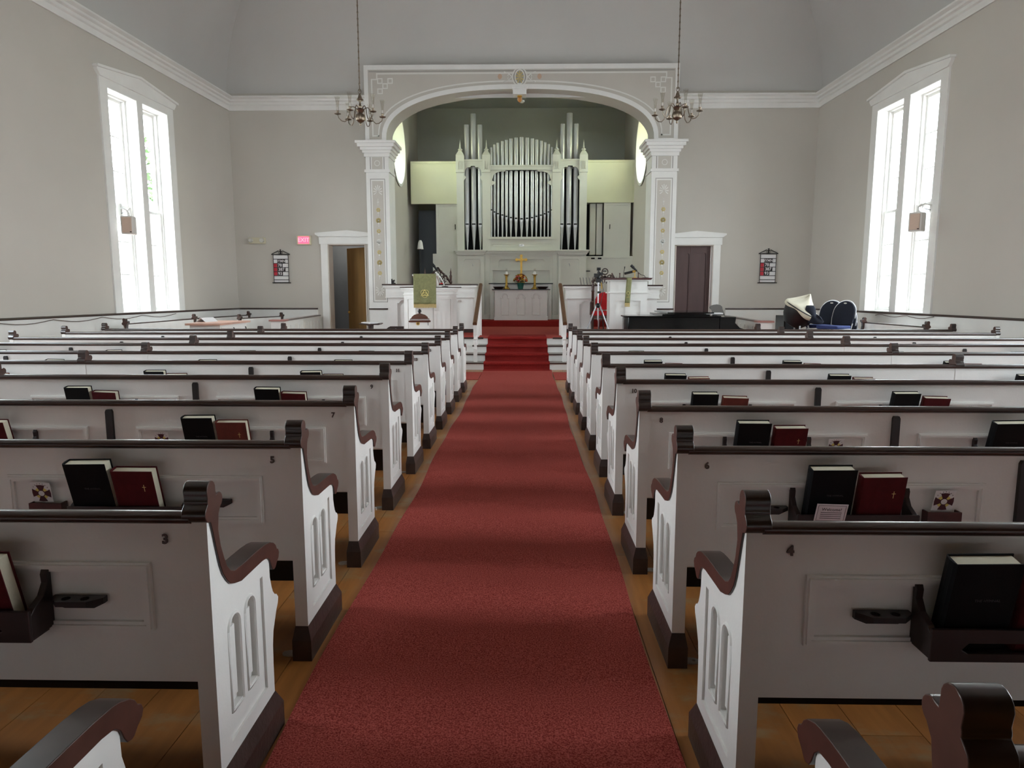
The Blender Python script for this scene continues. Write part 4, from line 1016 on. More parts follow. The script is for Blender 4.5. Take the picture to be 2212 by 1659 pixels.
MB().box(-0.10, 0.10, -0.04, 0.04, zb_, zb_+0.04).build('foot', GOLD, cr_, smooth=False)
pl_ = thing('flower_pot', 'green pot of yellow and orange flowers on the altar centre', 'flowers', (a2(1124.5, 618, YA+0.15)[0], YA+0.18, zat))
hp = a2(1124, 611, YA+0.18)[1]-zat
MB().lathe([(0.065, 0), (0.10, hp), (0.105, hp+0.005), (0.095, hp+0.005), (0.085, hp-0.02), (0.001, hp-0.02)], seg=20).build('pot', POTG, pl_)
LEAFD = mat('dark_leaf', (54, 76, 44), 0.7); YEL = mat('petal_yellow', (232, 172, 46), 0.7); ORA = mat('petal_orange', (212, 96, 40), 0.7); RED = mat('petal_red', (186, 40, 40), 0.7); DCN = mat('flower_centre', (66, 38, 24), 0.8)
rnd = random.Random(3)
lf = MB()
for k in range(90):
    a = rnd.random()*6.283; r = rnd.random()**0.5*0.18; z = hp+0.0+rnd.random()*0.15*(1-r/0.26)
    p = Vector((r*math.cos(a), r*math.sin(a), z)); d = Vector((math.cos(a+rnd.random()-0.5), math.sin(a+rnd.random()-0.5), rnd.random()*0.8-0.1)).normalized()*0.07
    n_ = d.cross(Vector((0, 0, 1))).normalized()*0.018
    lf.add([p, p+d*0.5+n_, p+d, p+d*0.5-n_], [(0, 1, 2, 3), (3, 2, 1, 0)])
lf.build('leaves', LEAFD, pl_, smooth=False)['kind'] = 'stuff'
for k in range(60):
    a = rnd.random()*6.283; el = rnd.random()*1.35
    R_ = 0.19; p = Vector((R_*math.cos(a)*math.cos(el), R_*math.sin(a)*math.cos(el), hp+0.05+0.19*math.sin(el)))
    nrm = Vector((math.cos(a)*math.cos(el), math.sin(a)*math.cos(el), math.sin(el)+0.3)).normalized(); q = nrm.to_track_quat('Z', 'Y').to_matrix().to_4x4()
    f = MB(); rr = 0.032+rnd.random()*0.016
    pts = [(rr*(1 if i % 2 else 0.72)*math.cos(2*math.pi*i/14), rr*(1 if i % 2 else 0.72)*math.sin(2*math.pi*i/14), 0.006) for i in range(14)]
    f.add(pts+[(0, 0, 0)], [(i, (i+1) % 14, 14) for i in range(14)]); f.xf(Matrix.Translation(p) @ q)
    fo = f.build('flower', rnd.choice([YEL, YEL, YEL, YEL, ORA, RED]), pl_, smooth=False)
    MB().lathe([(rr*0.35, 0.002), (rr*0.3, 0.012), (0.001, 0.014)], seg=8).xf(Matrix.Translation(p) @ q).build('centre', DCN, fo)
# ------------------------------------------------------------------ throne chairs
def throne(loc, rz, label, w=0.62, H=1.55):
    t = thing('throne_chair', label, 'chair', loc, rz)
    MB().box(-w/2, w/2, -0.28, 0.28, 0.34, 0.42).build('seat_frame', CAPM, t, smooth=False)
    MB().box(-w/2+0.03, w/2-0.03, -0.30, 0.24, 0.40, 0.50).build('seat', REDV, t, bevel=0.03)
    for sx in (-1, 1):
        MB().lathe([(0.025, 0), (0.03, 0.05), (0.02, 0.1), (0.032, 0.3), (0.035, 0.42)], c=(sx*(w/2-0.03), -0.26, 0), seg=10).build('leg', CAPM, t)
        m = MB().lathe([(0.03, 0), (0.03, H-0.35), (0.04, H-0.33), (0.028, H-0.30), (0.035, H-0.20), (0.02, H-0.16), (0.026, H-0.12), (0.01, H-0.06), (0.002, H)], c=(sx*(w/2), 0.27, 0), seg=8); m.build('back_post', CAPM, t)
        MB().tube([(sx*w/2, 0.26, 0.70), (sx*w/2, 0.0, 0.70), (sx*w/2, -0.2, 0.68), (sx*w/2, -0.26, 0.42)], 0.022, 8).build('armrest', CAPM, t)
    ov = [( (w/2-0.10)*math.cos(2*math.pi*k/24), 0.86+0.30*math.sin(2*math.pi*k/24)) for k in range(24)]
    MB().prism([(x, z) for x, z in arch_pts(-w/2+0.06, w/2-0.06, 0.52, min(1.26, H-0.35), 8)], 0.20, 0.27, 'xz').build('back_cushion', REDV, t, bevel=0.02)
    # pierced gothic crest
    m = MB()
    for sx in (-1, 1):
        m.tube([(sx*w/2, 0.27, 1.12), (sx*w*0.32, 0.27, 1.30), (sx*w*0.12, 0.27, H-0.10), (0, 0.27, H)], 0.024, 8)
        for k in range(5):
            f = k/4; p = (sx*(w/2-w/2*f), 0.27, 1.15+(H-1.17)*f)
            m.ball(p, 0.038, 8, 5)
            m.tube([(p[0]*0.85, 0.27, p[2]-0.05), (p[0]*0.5, 0.27, p[2]-0.12)], 0.012, 6)
    for (cx, cz) in ((-0.11, 1.22), (0.11, 1.22), (0, 1.36)):
        m.tube([(cx+0.065*math.cos(2*math.pi*q/16), 0.27, cz+0.065*math.sin(2*math.pi*q/16)) for q in range(16)], 0.012, 6, closed=True)
    m.build('carved_crest', BROWN, t)
    return t
yv = 16.3
c1 = at(957, 620, yv)
throne((c1.x-0.02, yv, ZP+0.01), math.radians(28), 'carved dark throne chair with red back, seen behind the pulpit', 0.66, a2(950, 578, yv)[1]-ZP)
c2 = at(1303, 650, 15.08)
throne((c2.x+0.01, 15.08, ZP+0.01), math.radians(-10), 'red velvet throne chair in the gap between parapet and lectern', 0.52, a2(1300, 597, 15.1)[1]-ZP)
# low spindle chair behind the right parapet
sc_ = thing('spindle_chair', 'wooden spindle-back chair leaning behind the right parapet', 'chair', (at(1283, 610, 16.2).x, 16.2, ZP+0.01), math.radians(10))
zt_ = a2(1283, 600, 16.2)[1]-ZP
MB().box(-0.2, 0.2, -0.2, 0.2, 0.42, 0.45).build('seat', BROWN, sc_, bevel=0.01)
for sx in (-1, 1):
    for sy in (-1, 1): MB().tube([(sx*0.16, sy*0.16, 0.43), (sx*0.2, sy*0.2, 0.0)], 0.014, 8).build('leg', BROWN, sc_)
for k in range(5): MB().tube([(-0.15+k*0.075, 0.18, 0.45), (-0.27+k*0.075, 0.26, zt_)], 0.009, 6).build('spindle', BROWN, sc_)
# ------------------------------------------------------------------ microphones and reading lamp
def gooseneck(loc, pts, head, label, hr=0.022, base=True, hl=0.12):
    t = thing('microphone', label, 'microphone', loc)
    if base: MB().lathe([(0.07, 0), (0.07, 0.012), (0.02, 0.02), (0.001, 0.02)], seg=16).build('base', BLACKP, t)
    MB().tube(pts, 0.006, 6).build('neck', BLACKP, t)
    p = Vector(pts[-1]); d = Vector(head).normalized()
    MB().tube([p-d*0.01, p, p+d*hl*0.5, p+d*hl*0.55, p+d*hl], [0.010, hr*0.7, hr*0.75, hr, hr*0.9], 10).build('capsule', BLACKP, t)
    return t
zpt_ = ZP+Hp
mp = at(962, 619, 14.75)
gooseneck((mp.x, 14.7, zpt_), [(0, 0, 0.02), (-0.02, 0.0, 0.12), (-0.1, 0, 0.25), (-0.17, 0, 0.36)], (-0.45, -0.1, 0.6), 'black microphone on a curved neck at the pulpit right side', 0.03, True, 0.16)
mw = thing('microphone', 'white gooseneck microphone curving over the pulpit top', 'microphone', (mp.x+0.02, 14.55, zpt_))
MB().tube([(-0.21, 0, 0.30), (-0.17, 0, 0.29), (-0.10, 0, 0.20), (-0.04, 0, 0.10), (-0.02, 0, 0.02)], 0.012, 6).build('neck', WHITE, mw)
m = at(1364, 573, 14.5); mt = at(1376, 585, 14.5)
zl = lz1+0.015
lb = at(1395, 600, 14.5)
gooseneck((lb.x, 14.55, zl), [(0, 0, 0.02), (-0.03, 0, 0.06), (mt.x+0.09-lb.x, 0, mt.z-0.08-zl), (mt.x-lb.x, 0, mt.z-zl)], (m.x-mt.x, 0, m.z-mt.z), 'black microphone on long boom above the lectern right side', 0.03, True, 0.17)
m2 = at(1347, 600, 14.45); m2t = at(1349.5, 577, 14.45)
gooseneck((m2.x, 14.45, zl), [(0, 0, 0.01), (0.0, 0, 0.1), (m2t.x-m2.x, 0, m2t.z-zl-0.02)], (0, 0, 1), 'thin black microphone with a small head above the lectern middle', 0.013, True, 0.03)
rl = thing('reading_lamp', 'brass reading lamp with dark tubular shade on the lectern', 'lamp', (at(1371, 600, 14.5).x, 14.5, zl))
zh = at(1370, 587, 14.5).z-zl; xh = at(1349, 589, 14.5).x-at(1371, 600, 14.5).x
MB().lathe([(0.05, 0), (0.05, 0.012), (0.008, 0.02), (0.007, zh)], seg=14).build('lamp_post', GOLD, rl)
MB().tube([(0.01, 0, zh+0.01), (-0.06, 0, zh)], 0.024, 12).build('shade_cap', GOLD, rl)
MB().tube([(-0.05, 0, zh), (xh, 0, zh-0.04)], 0.026, 12).build('lamp_shade', BLACKP, rl)
for px in (1324.5, 1341.5, 1382):
    p = at(px, 600, 14.6); t = thing('finial_peg', 'small turned wooden peg rising %s' % {1324.5: 'behind the lectern top left corner', 1341.5: 'behind the lectern top near the thin microphone', 1382: 'behind the lectern top right of the reading lamp'}[px], 'finial', (p.x, 14.8, zl))
    MB().lathe([(0.022, -0.02), (0.018, 0.02), (0.012, 0.05), (0.01, 0.09), (0.016, 0.10), (0.012, 0.115), (0.001, 0.12)], seg=10).build('peg', CAPM, t)
# small bracket lamp on the left parapet
p = at(850, 613, 15.5); t = thing('bell', 'small dark lamp base on the left end of the parapet rail', 'bell', (p.x, 15.52, zt-0.0))
m = MB().prism([(-0.05, 0), (0.05, 0), (0.04, 0.02), (-0.0, 0.04), (0.03, 0.07), (0.02, 0.10), (-0.02, 0.08), (-0.03, 0.12), (-0.05, 0.11)], -0.02, 0.02, 'xz').build('stand', BLACKW, t, smooth=False)
# ------------------------------------------------------------------ tripod with camera
tp = thing('camera_tripod', 'silver tripod holding a small black camera in front of red chair', 'tripod', (at(1291, 700, 14.15).x, 14.15, ZP))
zt_ = at(1291, 608, 14.15).z-ZP; zmid = at(1291, 660, 14.15).z-ZP
for a in (200, 335, 80):
    a = math.radians(a); MB().tube([(0.04*math.cos(a), 0.04*math.sin(a), zmid), (0.30*math.cos(a), 0.30*math.sin(a), 0.0)], [0.016, 0.010], 8).build('leg', CHROME, tp)
MB().tube([(0, 0, zmid-0.30), (0, 0, zmid-0.02), (0, 0, zt_)], [0.012, 0.012, 0.019], 10).build('centre_column', CHROME, tp)
MB().ball((0, 0, zmid), 0.055, 10, 6).box(-0.02, 0.05, -0.05, -0.02, zmid+0.25, zmid+0.29).build('collar', BLACKP, tp)
zc_ = zt_
hd = MB().box(-0.05, 0.05, -0.04, 0.04, zc_-0.02, zc_+0.05).ball((0, 0, zc_+0.08), 0.045, 10, 6).box(-0.02, 0.03, -0.03, 0.03, zc_+0.1, zc_+0.2).box(-0.09, -0.02, -0.05, 0.02, zc_+0.08, zc_+0.16).box(0.02, 0.085, -0.03, 0.02, zc_+0.12, zc_+0.18)
hd.build('pan_head', BLACKP, tp, smooth=False)
MB().box(-0.035, 0.04, -0.04, 0.03, zc_+0.22, zc_+0.28).box(-0.012, 0.012, -0.012, 0.012, zc_+0.18, zc_+0.23).build('camera_body', BLACKP, tp, smooth=False)
MB().lathe([(0.016, -0.055), (0.018, -0.04), (0.018, -0.03)], c=(0, 0, zc_+0.25), seg=12, axis='y').build('lens', DARK, tp)
MB().tube([(0.06, 0, zc_-0.02), (0.075, 0.02, zc_-0.15)], 0.011, 8).build('pan_handle', GOLD, tp)
MB().tube([(0.05, -0.05, zc_+0.05), (0.10, -0.05, zc_-0.2), (0.04, -0.06, zmid), (0.09, -0.06, zmid-0.15), (0.04, -0.05, zmid-0.35), (0.0, -0.04, 0.1)], 0.006, 6).build('cable', BLACKP, tp)
# ------------------------------------------------------------------ font, book stand, tables on the left
YFn = 12.35
p = at(906.5, 680, YFn); H = at(906, 670, YFn).z; fo = thing('baptismal_font', 'white baptismal font with a pagoda shaped dark wooden lid and acorn finial', 'font', (p.x, YFn, 0), math.radians(8))
z1 = at(906, 694.5, YFn).z; z0 = at(906, 705, YFn).z; w = 0.20
MB().box(-w*0.86, w*0.86, -w*0.86, w*0.86, z0-0.05, z1).box(-w*0.92, w*0.92, -w*0.92, w*0.92, z0-0.07, z0-0.02).build('basin_box', WHITE, fo, smooth=False)
MB().lathe([(0.17, 0), (0.17, 0.06), (0.10, 0.1), (0.08, 0.3), (0.10, z0-0.2), (0.2, z0-0.06)], seg=8).build('pedestal', WHITE, fo, ang=30)
lid = [(0.27, z1-0.005), (0.28, z1+0.01), (0.25, z1+0.025), (0.245, z1+0.05), (0.215, z1+0.06), (0.20, z1+0.085), (0.14, z1+0.12), (0.05, z1+0.14), (0.03, z1+0.145)]
m = MB().lathe(lid, seg=4); m.xf(Matrix.Rotation(math.radians(45), 4, 'Z')); m.build('lid', mat('lid_wood', (96, 60, 50), 0.3, vary=0.25, vscale=12, coat=0.3), fo, smooth=False)
MB().lathe([(0.02, z1+0.14), (0.015, z1+0.155), (0.035, z1+0.175), (0.03, z1+0.20), (0.012, z1+0.225), (0.001, H)], seg=12).build('finial', BLACKW, fo)
MB().prism(ell(-0.03, (z1+z0)/2+0.015, 0.032, 0.032, 16), -w*0.86-0.008, -w*0.86, 'xz').build('emblem', GOLD, fo, smooth=False)
MB().prism(ell(-0.03, (z1+z0)/2+0.015, 0.012, 0.018, 10), -w*0.86-0.011, -w*0.86-0.007, 'xz').build('emblem_mark', INK, fo, smooth=False)
MB().box(w*0.72, w*0.76, -w*0.86-0.006, -w*0.86, (z0+z1)/2-0.02, (z0+z1)/2+0.05).build('hinge', BLACKW, fo, smooth=False)
YSt = 12.3
p = at(801, 699, YSt); st_ = thing('book_stand', 'dark scalloped pedestal book stand behind the left front pews', 'stand', (p.x, YSt, 0)); zt_ = p.z
MB().prism([(-0.19, zt_+0.01), (-0.17, zt_-0.01), (-0.06, zt_-0.02), (0, zt_-0.045), (0.06, zt_-0.02), (0.17, zt_-0.02), (0.20, zt_-0.0), (0.18, zt_+0.012), (0, zt_-0.005)], -0.13, 0.13, 'xz').build('top', BROWN, st_, smooth=False)
MB().lathe([(0.16, 0), (0.15, 0.03), (0.04, 0.08), (0.035, 0.5), (0.05, 0.55), (0.035, 0.6), (0.05, zt_-0.03)], seg=12).build('pedestal', BROWN, st_)
ob = thing('open_book', 'open white book lying on the dark scalloped stand', 'book', (p.x, YSt, zt_))
MB().prism([(-0.15, 0.014), (-0.02, 0.002), (0.0, -0.003), (0.02, 0.002), (0.13, 0.004), (0.13, 0.014), (0.02, 0.022), (0, 0.012), (-0.02, 0.022), (-0.15, 0.028)], -0.11, 0.11, 'xz').build('pages', PAPER, ob, smooth=False)
p0 = at(836, 708, 12.6); tb = thing('brown_bench', 'dark brown table with a low back between book stand and pulpit', 'table', (p0.x+0.15, 12.6, 0))
MB().prism([(-0.20, p0.z-0.06), (0.16, p0.z-0.06), (0.16, at(850, 705, 12.6).z), (-0.09, at(850, 705, 12.6).z), (-0.13, at(850, 706, 12.6).z-0.01)], 0, 0.03, 'xz').build('back_rail', BROWN, tb, smooth=False)
MB().box(-0.24, 0.22, -0.3, 0.05, p0.z-0.10, p0.z-0.06).build('table_top', BROWN, tb, smooth=False)
for sx in (-0.2, 0.18):
    for yy in (-0.27, 0.0): MB().lathe([(0.02, 0), (0.03, 0.3), (0.03, p0.z-0.1)], c=(sx, yy, 0), seg=8).build('leg', BROWN, tb)
be = thing('hand_bell', 'tiny white bell on the dark brown table', 'bell', (at(855, 708, 12.5).x, 12.5, p0.z-0.06))
MB().lathe([(0.03, 0), (0.028, 0.01), (0.016, 0.035), (0.008, 0.045), (0.008, 0.05)], seg=12).build('bell_body', PAPER, be)
# desk at far left
zdk = 0.985
def onz(px, py, z):
    d = RT*(px-1106.0)+UP*(829.5-py)+FW*FPX; t = (z-HC)/d.z; return CAMP+d*t
dk = thing('writing_desk', 'pale pink topped white desk with drawers, left of the front pews', 'desk', (0, 0, 0))
q0 = onz(399, 701, 0.95); q1 = onz(475, 701, 0.95); 
yk = 11.3; zk = at(440, 700.5, yk).z
qa = at(399, 700, yk); qb = at(476, 700, yk); qc = at(541, 693.5, yk+1.35); qd = at(452, 691.5, yk+1.35)
def slab(m, P, z0, z1): m.prism([(v[0], v[1]) for v in P], z0, z1, 'xy'); return m
P = [(qa.x, yk), (qb.x, yk), (qc.x, yk+1.35), (qd.x, yk+1.35)]
slab(MB(), P, zk-0.02, zk+0.012).build('desk_top', DESKT, dk, smooth=False)
cx = sum(v[0] for v in P)/4; cy = sum(v[1] for v in P)/4
P2 = [(cx+(v[0]-cx)*0.86, cy+(v[1]-cy)*0.86) for v in P]
slab(MB(), P2, 0.0, zk-0.02).build('carcass', WHITE, dk, smooth=False)
# drawer front on the aisle side
a = Vector((P2[1][0], P2[1][1], 0)); b = Vector((P2[2][0], P2[2][1], 0)); u = (b-a).normalized(); nn = Vector((u.y, -u.x, 0)); Ld = (b-a).length
Md = Matrix(((u.x, -nn.x, 0, a.x), (u.y, -nn.y, 0, a.y), (0, 0, 1, 0), (0, 0, 0, 1)))
dr = MB().box(0.04, Ld-0.04, -0.012, 0.004, zk-0.19, zk-0.05).xf(Md).build('drawer', WHITE, dk, smooth=False)
for t in (0.06, Ld-0.10): MB().tube([(t, -0.02, zk-0.09), (t, -0.035, zk-0.12), (t, -0.02, zk-0.15)], 0.010, 6).xf(Md).build('drawer_pull', BLACKW, dr)
MB().tube([(Ld*0.45, -0.02, zk-0.08), (Ld*0.45, -0.035, zk-0.11), (Ld*0.45, -0.02, zk-0.14)], 0.008, 6).xf(Md).build('drawer_pull', BLACKW, dr)
tent = thing('paper_tent', 'white folded paper card standing on the pink topped desk', 'card', (at(447, 690, yk+0.75).x, yk+0.75, zk+0.012), math.radians(-12))
MB().prism([(-0.10, 0), (-0.005, 0.075), (0.005, 0.075), (0.10, 0), (0.094, 0), (0, 0.070), (-0.094, 0)], -0.17, 0.17, 'xz').build('card', PAPER, tent, smooth=False)
# low panelled partitions beside the doors
def partition(x0, y0, x1, y1, h, label):
    a = Vector((x0, y0, 0)); b = Vector((x1, y1, 0)); u = (b-a).normalized(); L_ = (b-a).length
    t = thing('partition_wall', label, 'partition', (x0, y0, 0)); t.rotation_euler.z = math.atan2(u.y, u.x)
    MB().box(0, L_, -0.03, 0.03, 0, h-0.03).build('panel', WHITE, t, smooth=False)
    st = MB()
    for k in range(9):
        s_ = 0.35+k*(L_-0.6)/8
        for sy in (-1, 1): st.box(s_, s_+0.09, sy*0.03, sy*0.042, 0.1, h-0.12)
    st.build('stile', WHITE, t, smooth=False)
    MB().box(-0.09, 0.11, -0.12, 0.12, 0, h-0.02).build('end_post', WHITE, t, smooth=False)
    MB().box(-0.12, 0.14, -0.15, 0.15, h-0.02, h+0.01).build('post_cap', mat('cap_pink', (170, 120, 112), 0.4), t, smooth=False)
    MB().box(0.14, L_, -0.06, 0.06, h-0.03, h+0.0).build('top_rail', mat('grey_rail', (112, 102, 98), 0.35), t, smooth=False, bevel=0.01)
    return t
hp_ = 0.94
partition(at(602, 692, 12.7).x, 12.7, -4.90, 16.1, at(602, 691.5, 12.7).z, 'low white panelled partition running to the left doorway')
partition(at(1651, 694, 12.7).x, 12.7, 4.72, 16.1, at(1651, 694, 12.7).z, 'low white panelled partition behind the right end of the piano')
# ------------------------------------------------------------------ pews
def cap_profile():
    def arc(cx, cz, r, a0, a1, n):
        return [(cx+r*math.cos(math.radians(a0+(a1-a0)*k/n)), cz+r*math.sin(math.radians(a0+(a1-a0)*k/n))) for k in range(n+1)]
    p = []
    p += arc(0.006, 0.884, 0.023, 265, 125, 6)
    p += arc(0.016, 0.915, 0.016, 200, 150, 3)
    p += arc(0.024, 0.943, 0.025, 200, -10, 9)
    p += [(0.050, 0.922)]
    p += arc(0.066, 0.905, 0.021, 120, -70, 8)
    p += [(0.060, 0.868), (0.052, 0.826), (0.062, 0.775), (0.077, 0.737), (0.092, 0.706), (0.112, 0.684), (0.140, 0.672), (0.185, 0.669), (0.26, 0.668), (0.323, 0.666), (0.370, 0.662), (0.406, 0.655), (0.436, 0.642), (0.453, 0.628)]
    p += [(0.462, 0.612), (0.474, 0.606), (0.480, 0.592), (0.474, 0.578), (0.458, 0.568), (0.444, 0.555), (0.431, 0.552), (0.418, 0.556), (0.408, 0.572), (0.398, 0.596), (0.380, 0.612), (0.34, 0.618), (0.232, 0.621), (0.180, 0.622), (0.137, 0.634), (0.108, 0.646), (0.088, 0.664), (0.066, 0.692), (0.052, 0.722), (0.036, 0.775), (0.022, 0.826), (0.012, 0.858)]
    return p[::-1]
CAPP = cap_profile()
OUTL = [(0, 0.02), (0.40, 0.02), (0.40, 0.238), (0.403, 0.30), (0.412, 0.345), (0.430, 0.375), (0.446, 0.402), (0.462, 0.42), (0.468, 0.439), (0.455, 0.455), (0.438, 0.462), (0.424, 0.478), (0.414, 0.50), (0.404, 0.535), (0.402, 0.60), (0.34, 0.622), (0.14, 0.645), (0.075, 0.70), (0.045, 0.76), (0.03, 0.83), (0.02, 0.865), (0, 0.865)]
def arch2(x0, x1, z0, z1): return arch_pts(x0, x1, z0, z1, 8)
def end_panel_parts():
    # built with the aisle face at x=0 looking toward +x; the board runs to x=-0.05
    d = {}
    core = MB().prism(OUTL, -0.05, -0.026, 'yz')
    rec = [(0.075, 0.185), (0.345, 0.185), (0.345, 0.565), (0.075, 0.565)]
    core.prism(OUTL, -0.008, 0.0, 'yz', holes=[rec])
    ins = [(0.07, 0.18), (0.35, 0.18), (0.35, 0.57), (0.07, 0.57)]
    core.prism(OUTL, -0.026, -0.008, 'yz', holes=[arch2(0.108, 0.178, 0.262, 0.535), arch2(0.222, 0.288, 0.262, 0.535)])
    d['board'] = core
    mo = MB()
    for a, b in ((0.108, 0.178), (0.222, 0.288)):
        mo.tube([(-0.008, y, z) for y, z in arch2(a-0.004, b+0.004, 0.256, 0.541)], 0.0055, 6, closed=True)
    mo.box(-0.022, -0.016, 0.124, 0.162, 0.285, 0.50).box(-0.022, -0.016, 0.238, 0.272, 0.285, 0.50)
    d['moulding'] = mo
    cap = MB().prism(CAPP, -0.058, 0.006, 'yz'); d['cap'] = cap
    pl = MB()
    o0 = (-0.060, 0.016, -0.020, 0.432); i0 = (-0.051, 0.001, -0.002, 0.402)
    vs = []
    for (x0, x1, y0, y1), z in ((o0, 0.0), (o0, 0.085), (i0, 0.138)): vs += [(x0, y0, z), (x1, y0, z), (x1, y1, z), (x0, y1, z)]
    fs = [(0, 3, 2, 1), (8, 9, 10, 11)]
    for i in (0, 4):
        for k in range(4): fs.append((i+k, i+(k+1) % 4, i+4+(k+1) % 4, i+4+k))
    pl.add(vs, fs); d['plinth'] = pl
    return d
PROTO = {}
def proto(key, fn, name, m, **kw):
    # one shared mesh per key
    if key not in PROTO:
        o = fn().build(name, m, None, **kw); me = o.data; mods = [(b.width,) for b in o.modifiers]; PROTO[key] = (me, mods); bpy.data.objects.remove(o)
    return PROTO[key]
def place(key, fn, name, m, parent, loc=(0, 0, 0), **kw):
    new = key not in PROTO
    me, mods = proto(key, fn, name, m, **kw)
    if new and key.startswith('ep_cap'):
        me.materials.append(mat('cap_dark_finish', (52, 38, 34), 0.3, vary=0.3, vscale=16, coat=0.3))
        for p_ in me.polygons:
            if abs(p_.normal.x) < 0.5: p_.material_index = 1
    o = bpy.data.objects.new(name, me); COL.objects.link(o); o.parent = parent; o.location = loc
    for (w,) in mods:
        b = o.modifiers.new('bevel', 'BEVEL'); b.width = w; b.segments = 2; b.limit_method = 'ANGLE'; b.angle_limit = math.radians(40)
    return o
EP = end_panel_parts()
def cp_(mb, flip):
    t = MB(); t.v = list(mb.v); t.f = list(mb.f); return t.flipx() if flip else t
def end_panel(parent, x, face, back=False):
    # face=+1: outer face toward +x
    fl_ = face < 0; k = 'f' if fl_ else 'n'
    b = place('ep_board'+k, lambda: cp_(EP['board'], fl_), 'end_panel', PEWW, parent, (x, 0, 0), smooth=True, ang=35)
    place('ep_mo'+k, lambda: cp_(EP['moulding'], fl_), 'arch_moulding', PEWW, b)
    place('ep_cap'+k, lambda: cp_(EP['cap'], fl_), 'arm_cap', CAPM, b, ang=40, bevel=0.004)
    place('ep_pl'+k, lambda: cp_(EP['plinth'], fl_), 'plinth', PLINTH, b, smooth=False)
    return b
def rail_fn(L_):
    n = 10
    def f():
        m = MB(); vs = []
        for x in (0, L_):
            for k in range(n):
                a = 2*math.pi*k/n; vs.append((x, 0.008+0.024*math.cos(a), 0.874+0.017*math.sin(a)))
        m.add(vs, [tuple(range(n)), tuple(range(2*n-1, n-1, -1))]+[(k, n+k, n+(k+1) % n, (k+1) % n) for k in range(n)]); return m
    return f
def rack_fn():
    # hymnal rack: local x from 0..0.44, y in front of board negative
    m = MB()
    side = [(0, 0.575), (0.0, 0.735), (-0.012, 0.735), (-0.018, 0.722), (-0.016, 0.700), (-0.034, 0.672), (-0.070, 0.654), (-0.084, 0.640), (-0.084, 0.575)]
    for x in (0.0, 0.425): m.prism(side, x, x+0.018, 'yz')
    m.prism([(0.0, 0.570), (0.443, 0.570), (0.443, 0.654), (0.0, 0.654)], -0.092, -0.082, 'xz', holes=[[(0.09, 0.592), (0.355, 0.592), (0.37, 0.602), (0.355, 0.618), (0.09, 0.618), (0.075, 0.602)]])
    m.box(0.01, 0.435, -0.084, 0.0, 0.566, 0.576)
    return m
def cup_fn():
    p = [(0.0, 0), (0.13, 0), (0.13, -0.008), (0.12, -0.022), (0.10, -0.034), (0.04, -0.034), (0.02, -0.02), (0.0, -0.012)]
    def f():
        m = MB()
        m.prism([(x, -y_) for x, y_ in [(0.0, 0.0), (0.14, 0.0), (0.14, 0.018), (0.11, 0.045), (0.03, 0.045), (0.0, 0.014)]], 0.648, 0.662, 'xy', holes=[ell(0.045, -0.024, 0.012, 0.012, 10), ell(0.095, -0.024, 0.012, 0.012, 10)])
        m.prism([(0.0, 0.648), (0.0, 0.642), (0.03, 0.63), (0.11, 0.63), (0.14, 0.645), (0.14, 0.648)][::-1], -0.012, 0, 'xz')
        return m
    return f()
def holder_fn():
    m = MB().prism([(0, 0.585), (0.126, 0.585), (0.126, 0.650), (0.0, 0.650)], -0.038, -0.032, 'xz')
    m.box(0, 0.006, -0.034, 0, 0.585, 0.650).box(0.12, 0.126, -0.034, 0, 0.585, 0.650).box(0, 0.126, -0.034, 0, 0.583, 0.59)
    return m
def frame_fn():
    m = MB(); x0, x1, z0, z1 = 0.0, 1.0, 0.562, 0.752
    c = [(x0, z0), (x1, z0), (x1, z1), (x0, z1)]
    for w, d in ((0.026, 0.010), (0.011, 0.016)):
        o_, i_ = frame_pts(x0+(0.0 if w > .02 else 0.006), x1-(0.0 if w > .02 else 0.006), z0+(0.0 if w > .02 else 0.006), z1-(0.0 if w > .02 else 0.006), w)
        m.prism(o_, -d, 0.0, 'xz', holes=[i_])
    return m
SGN = {'L': -1, 'R': 1}
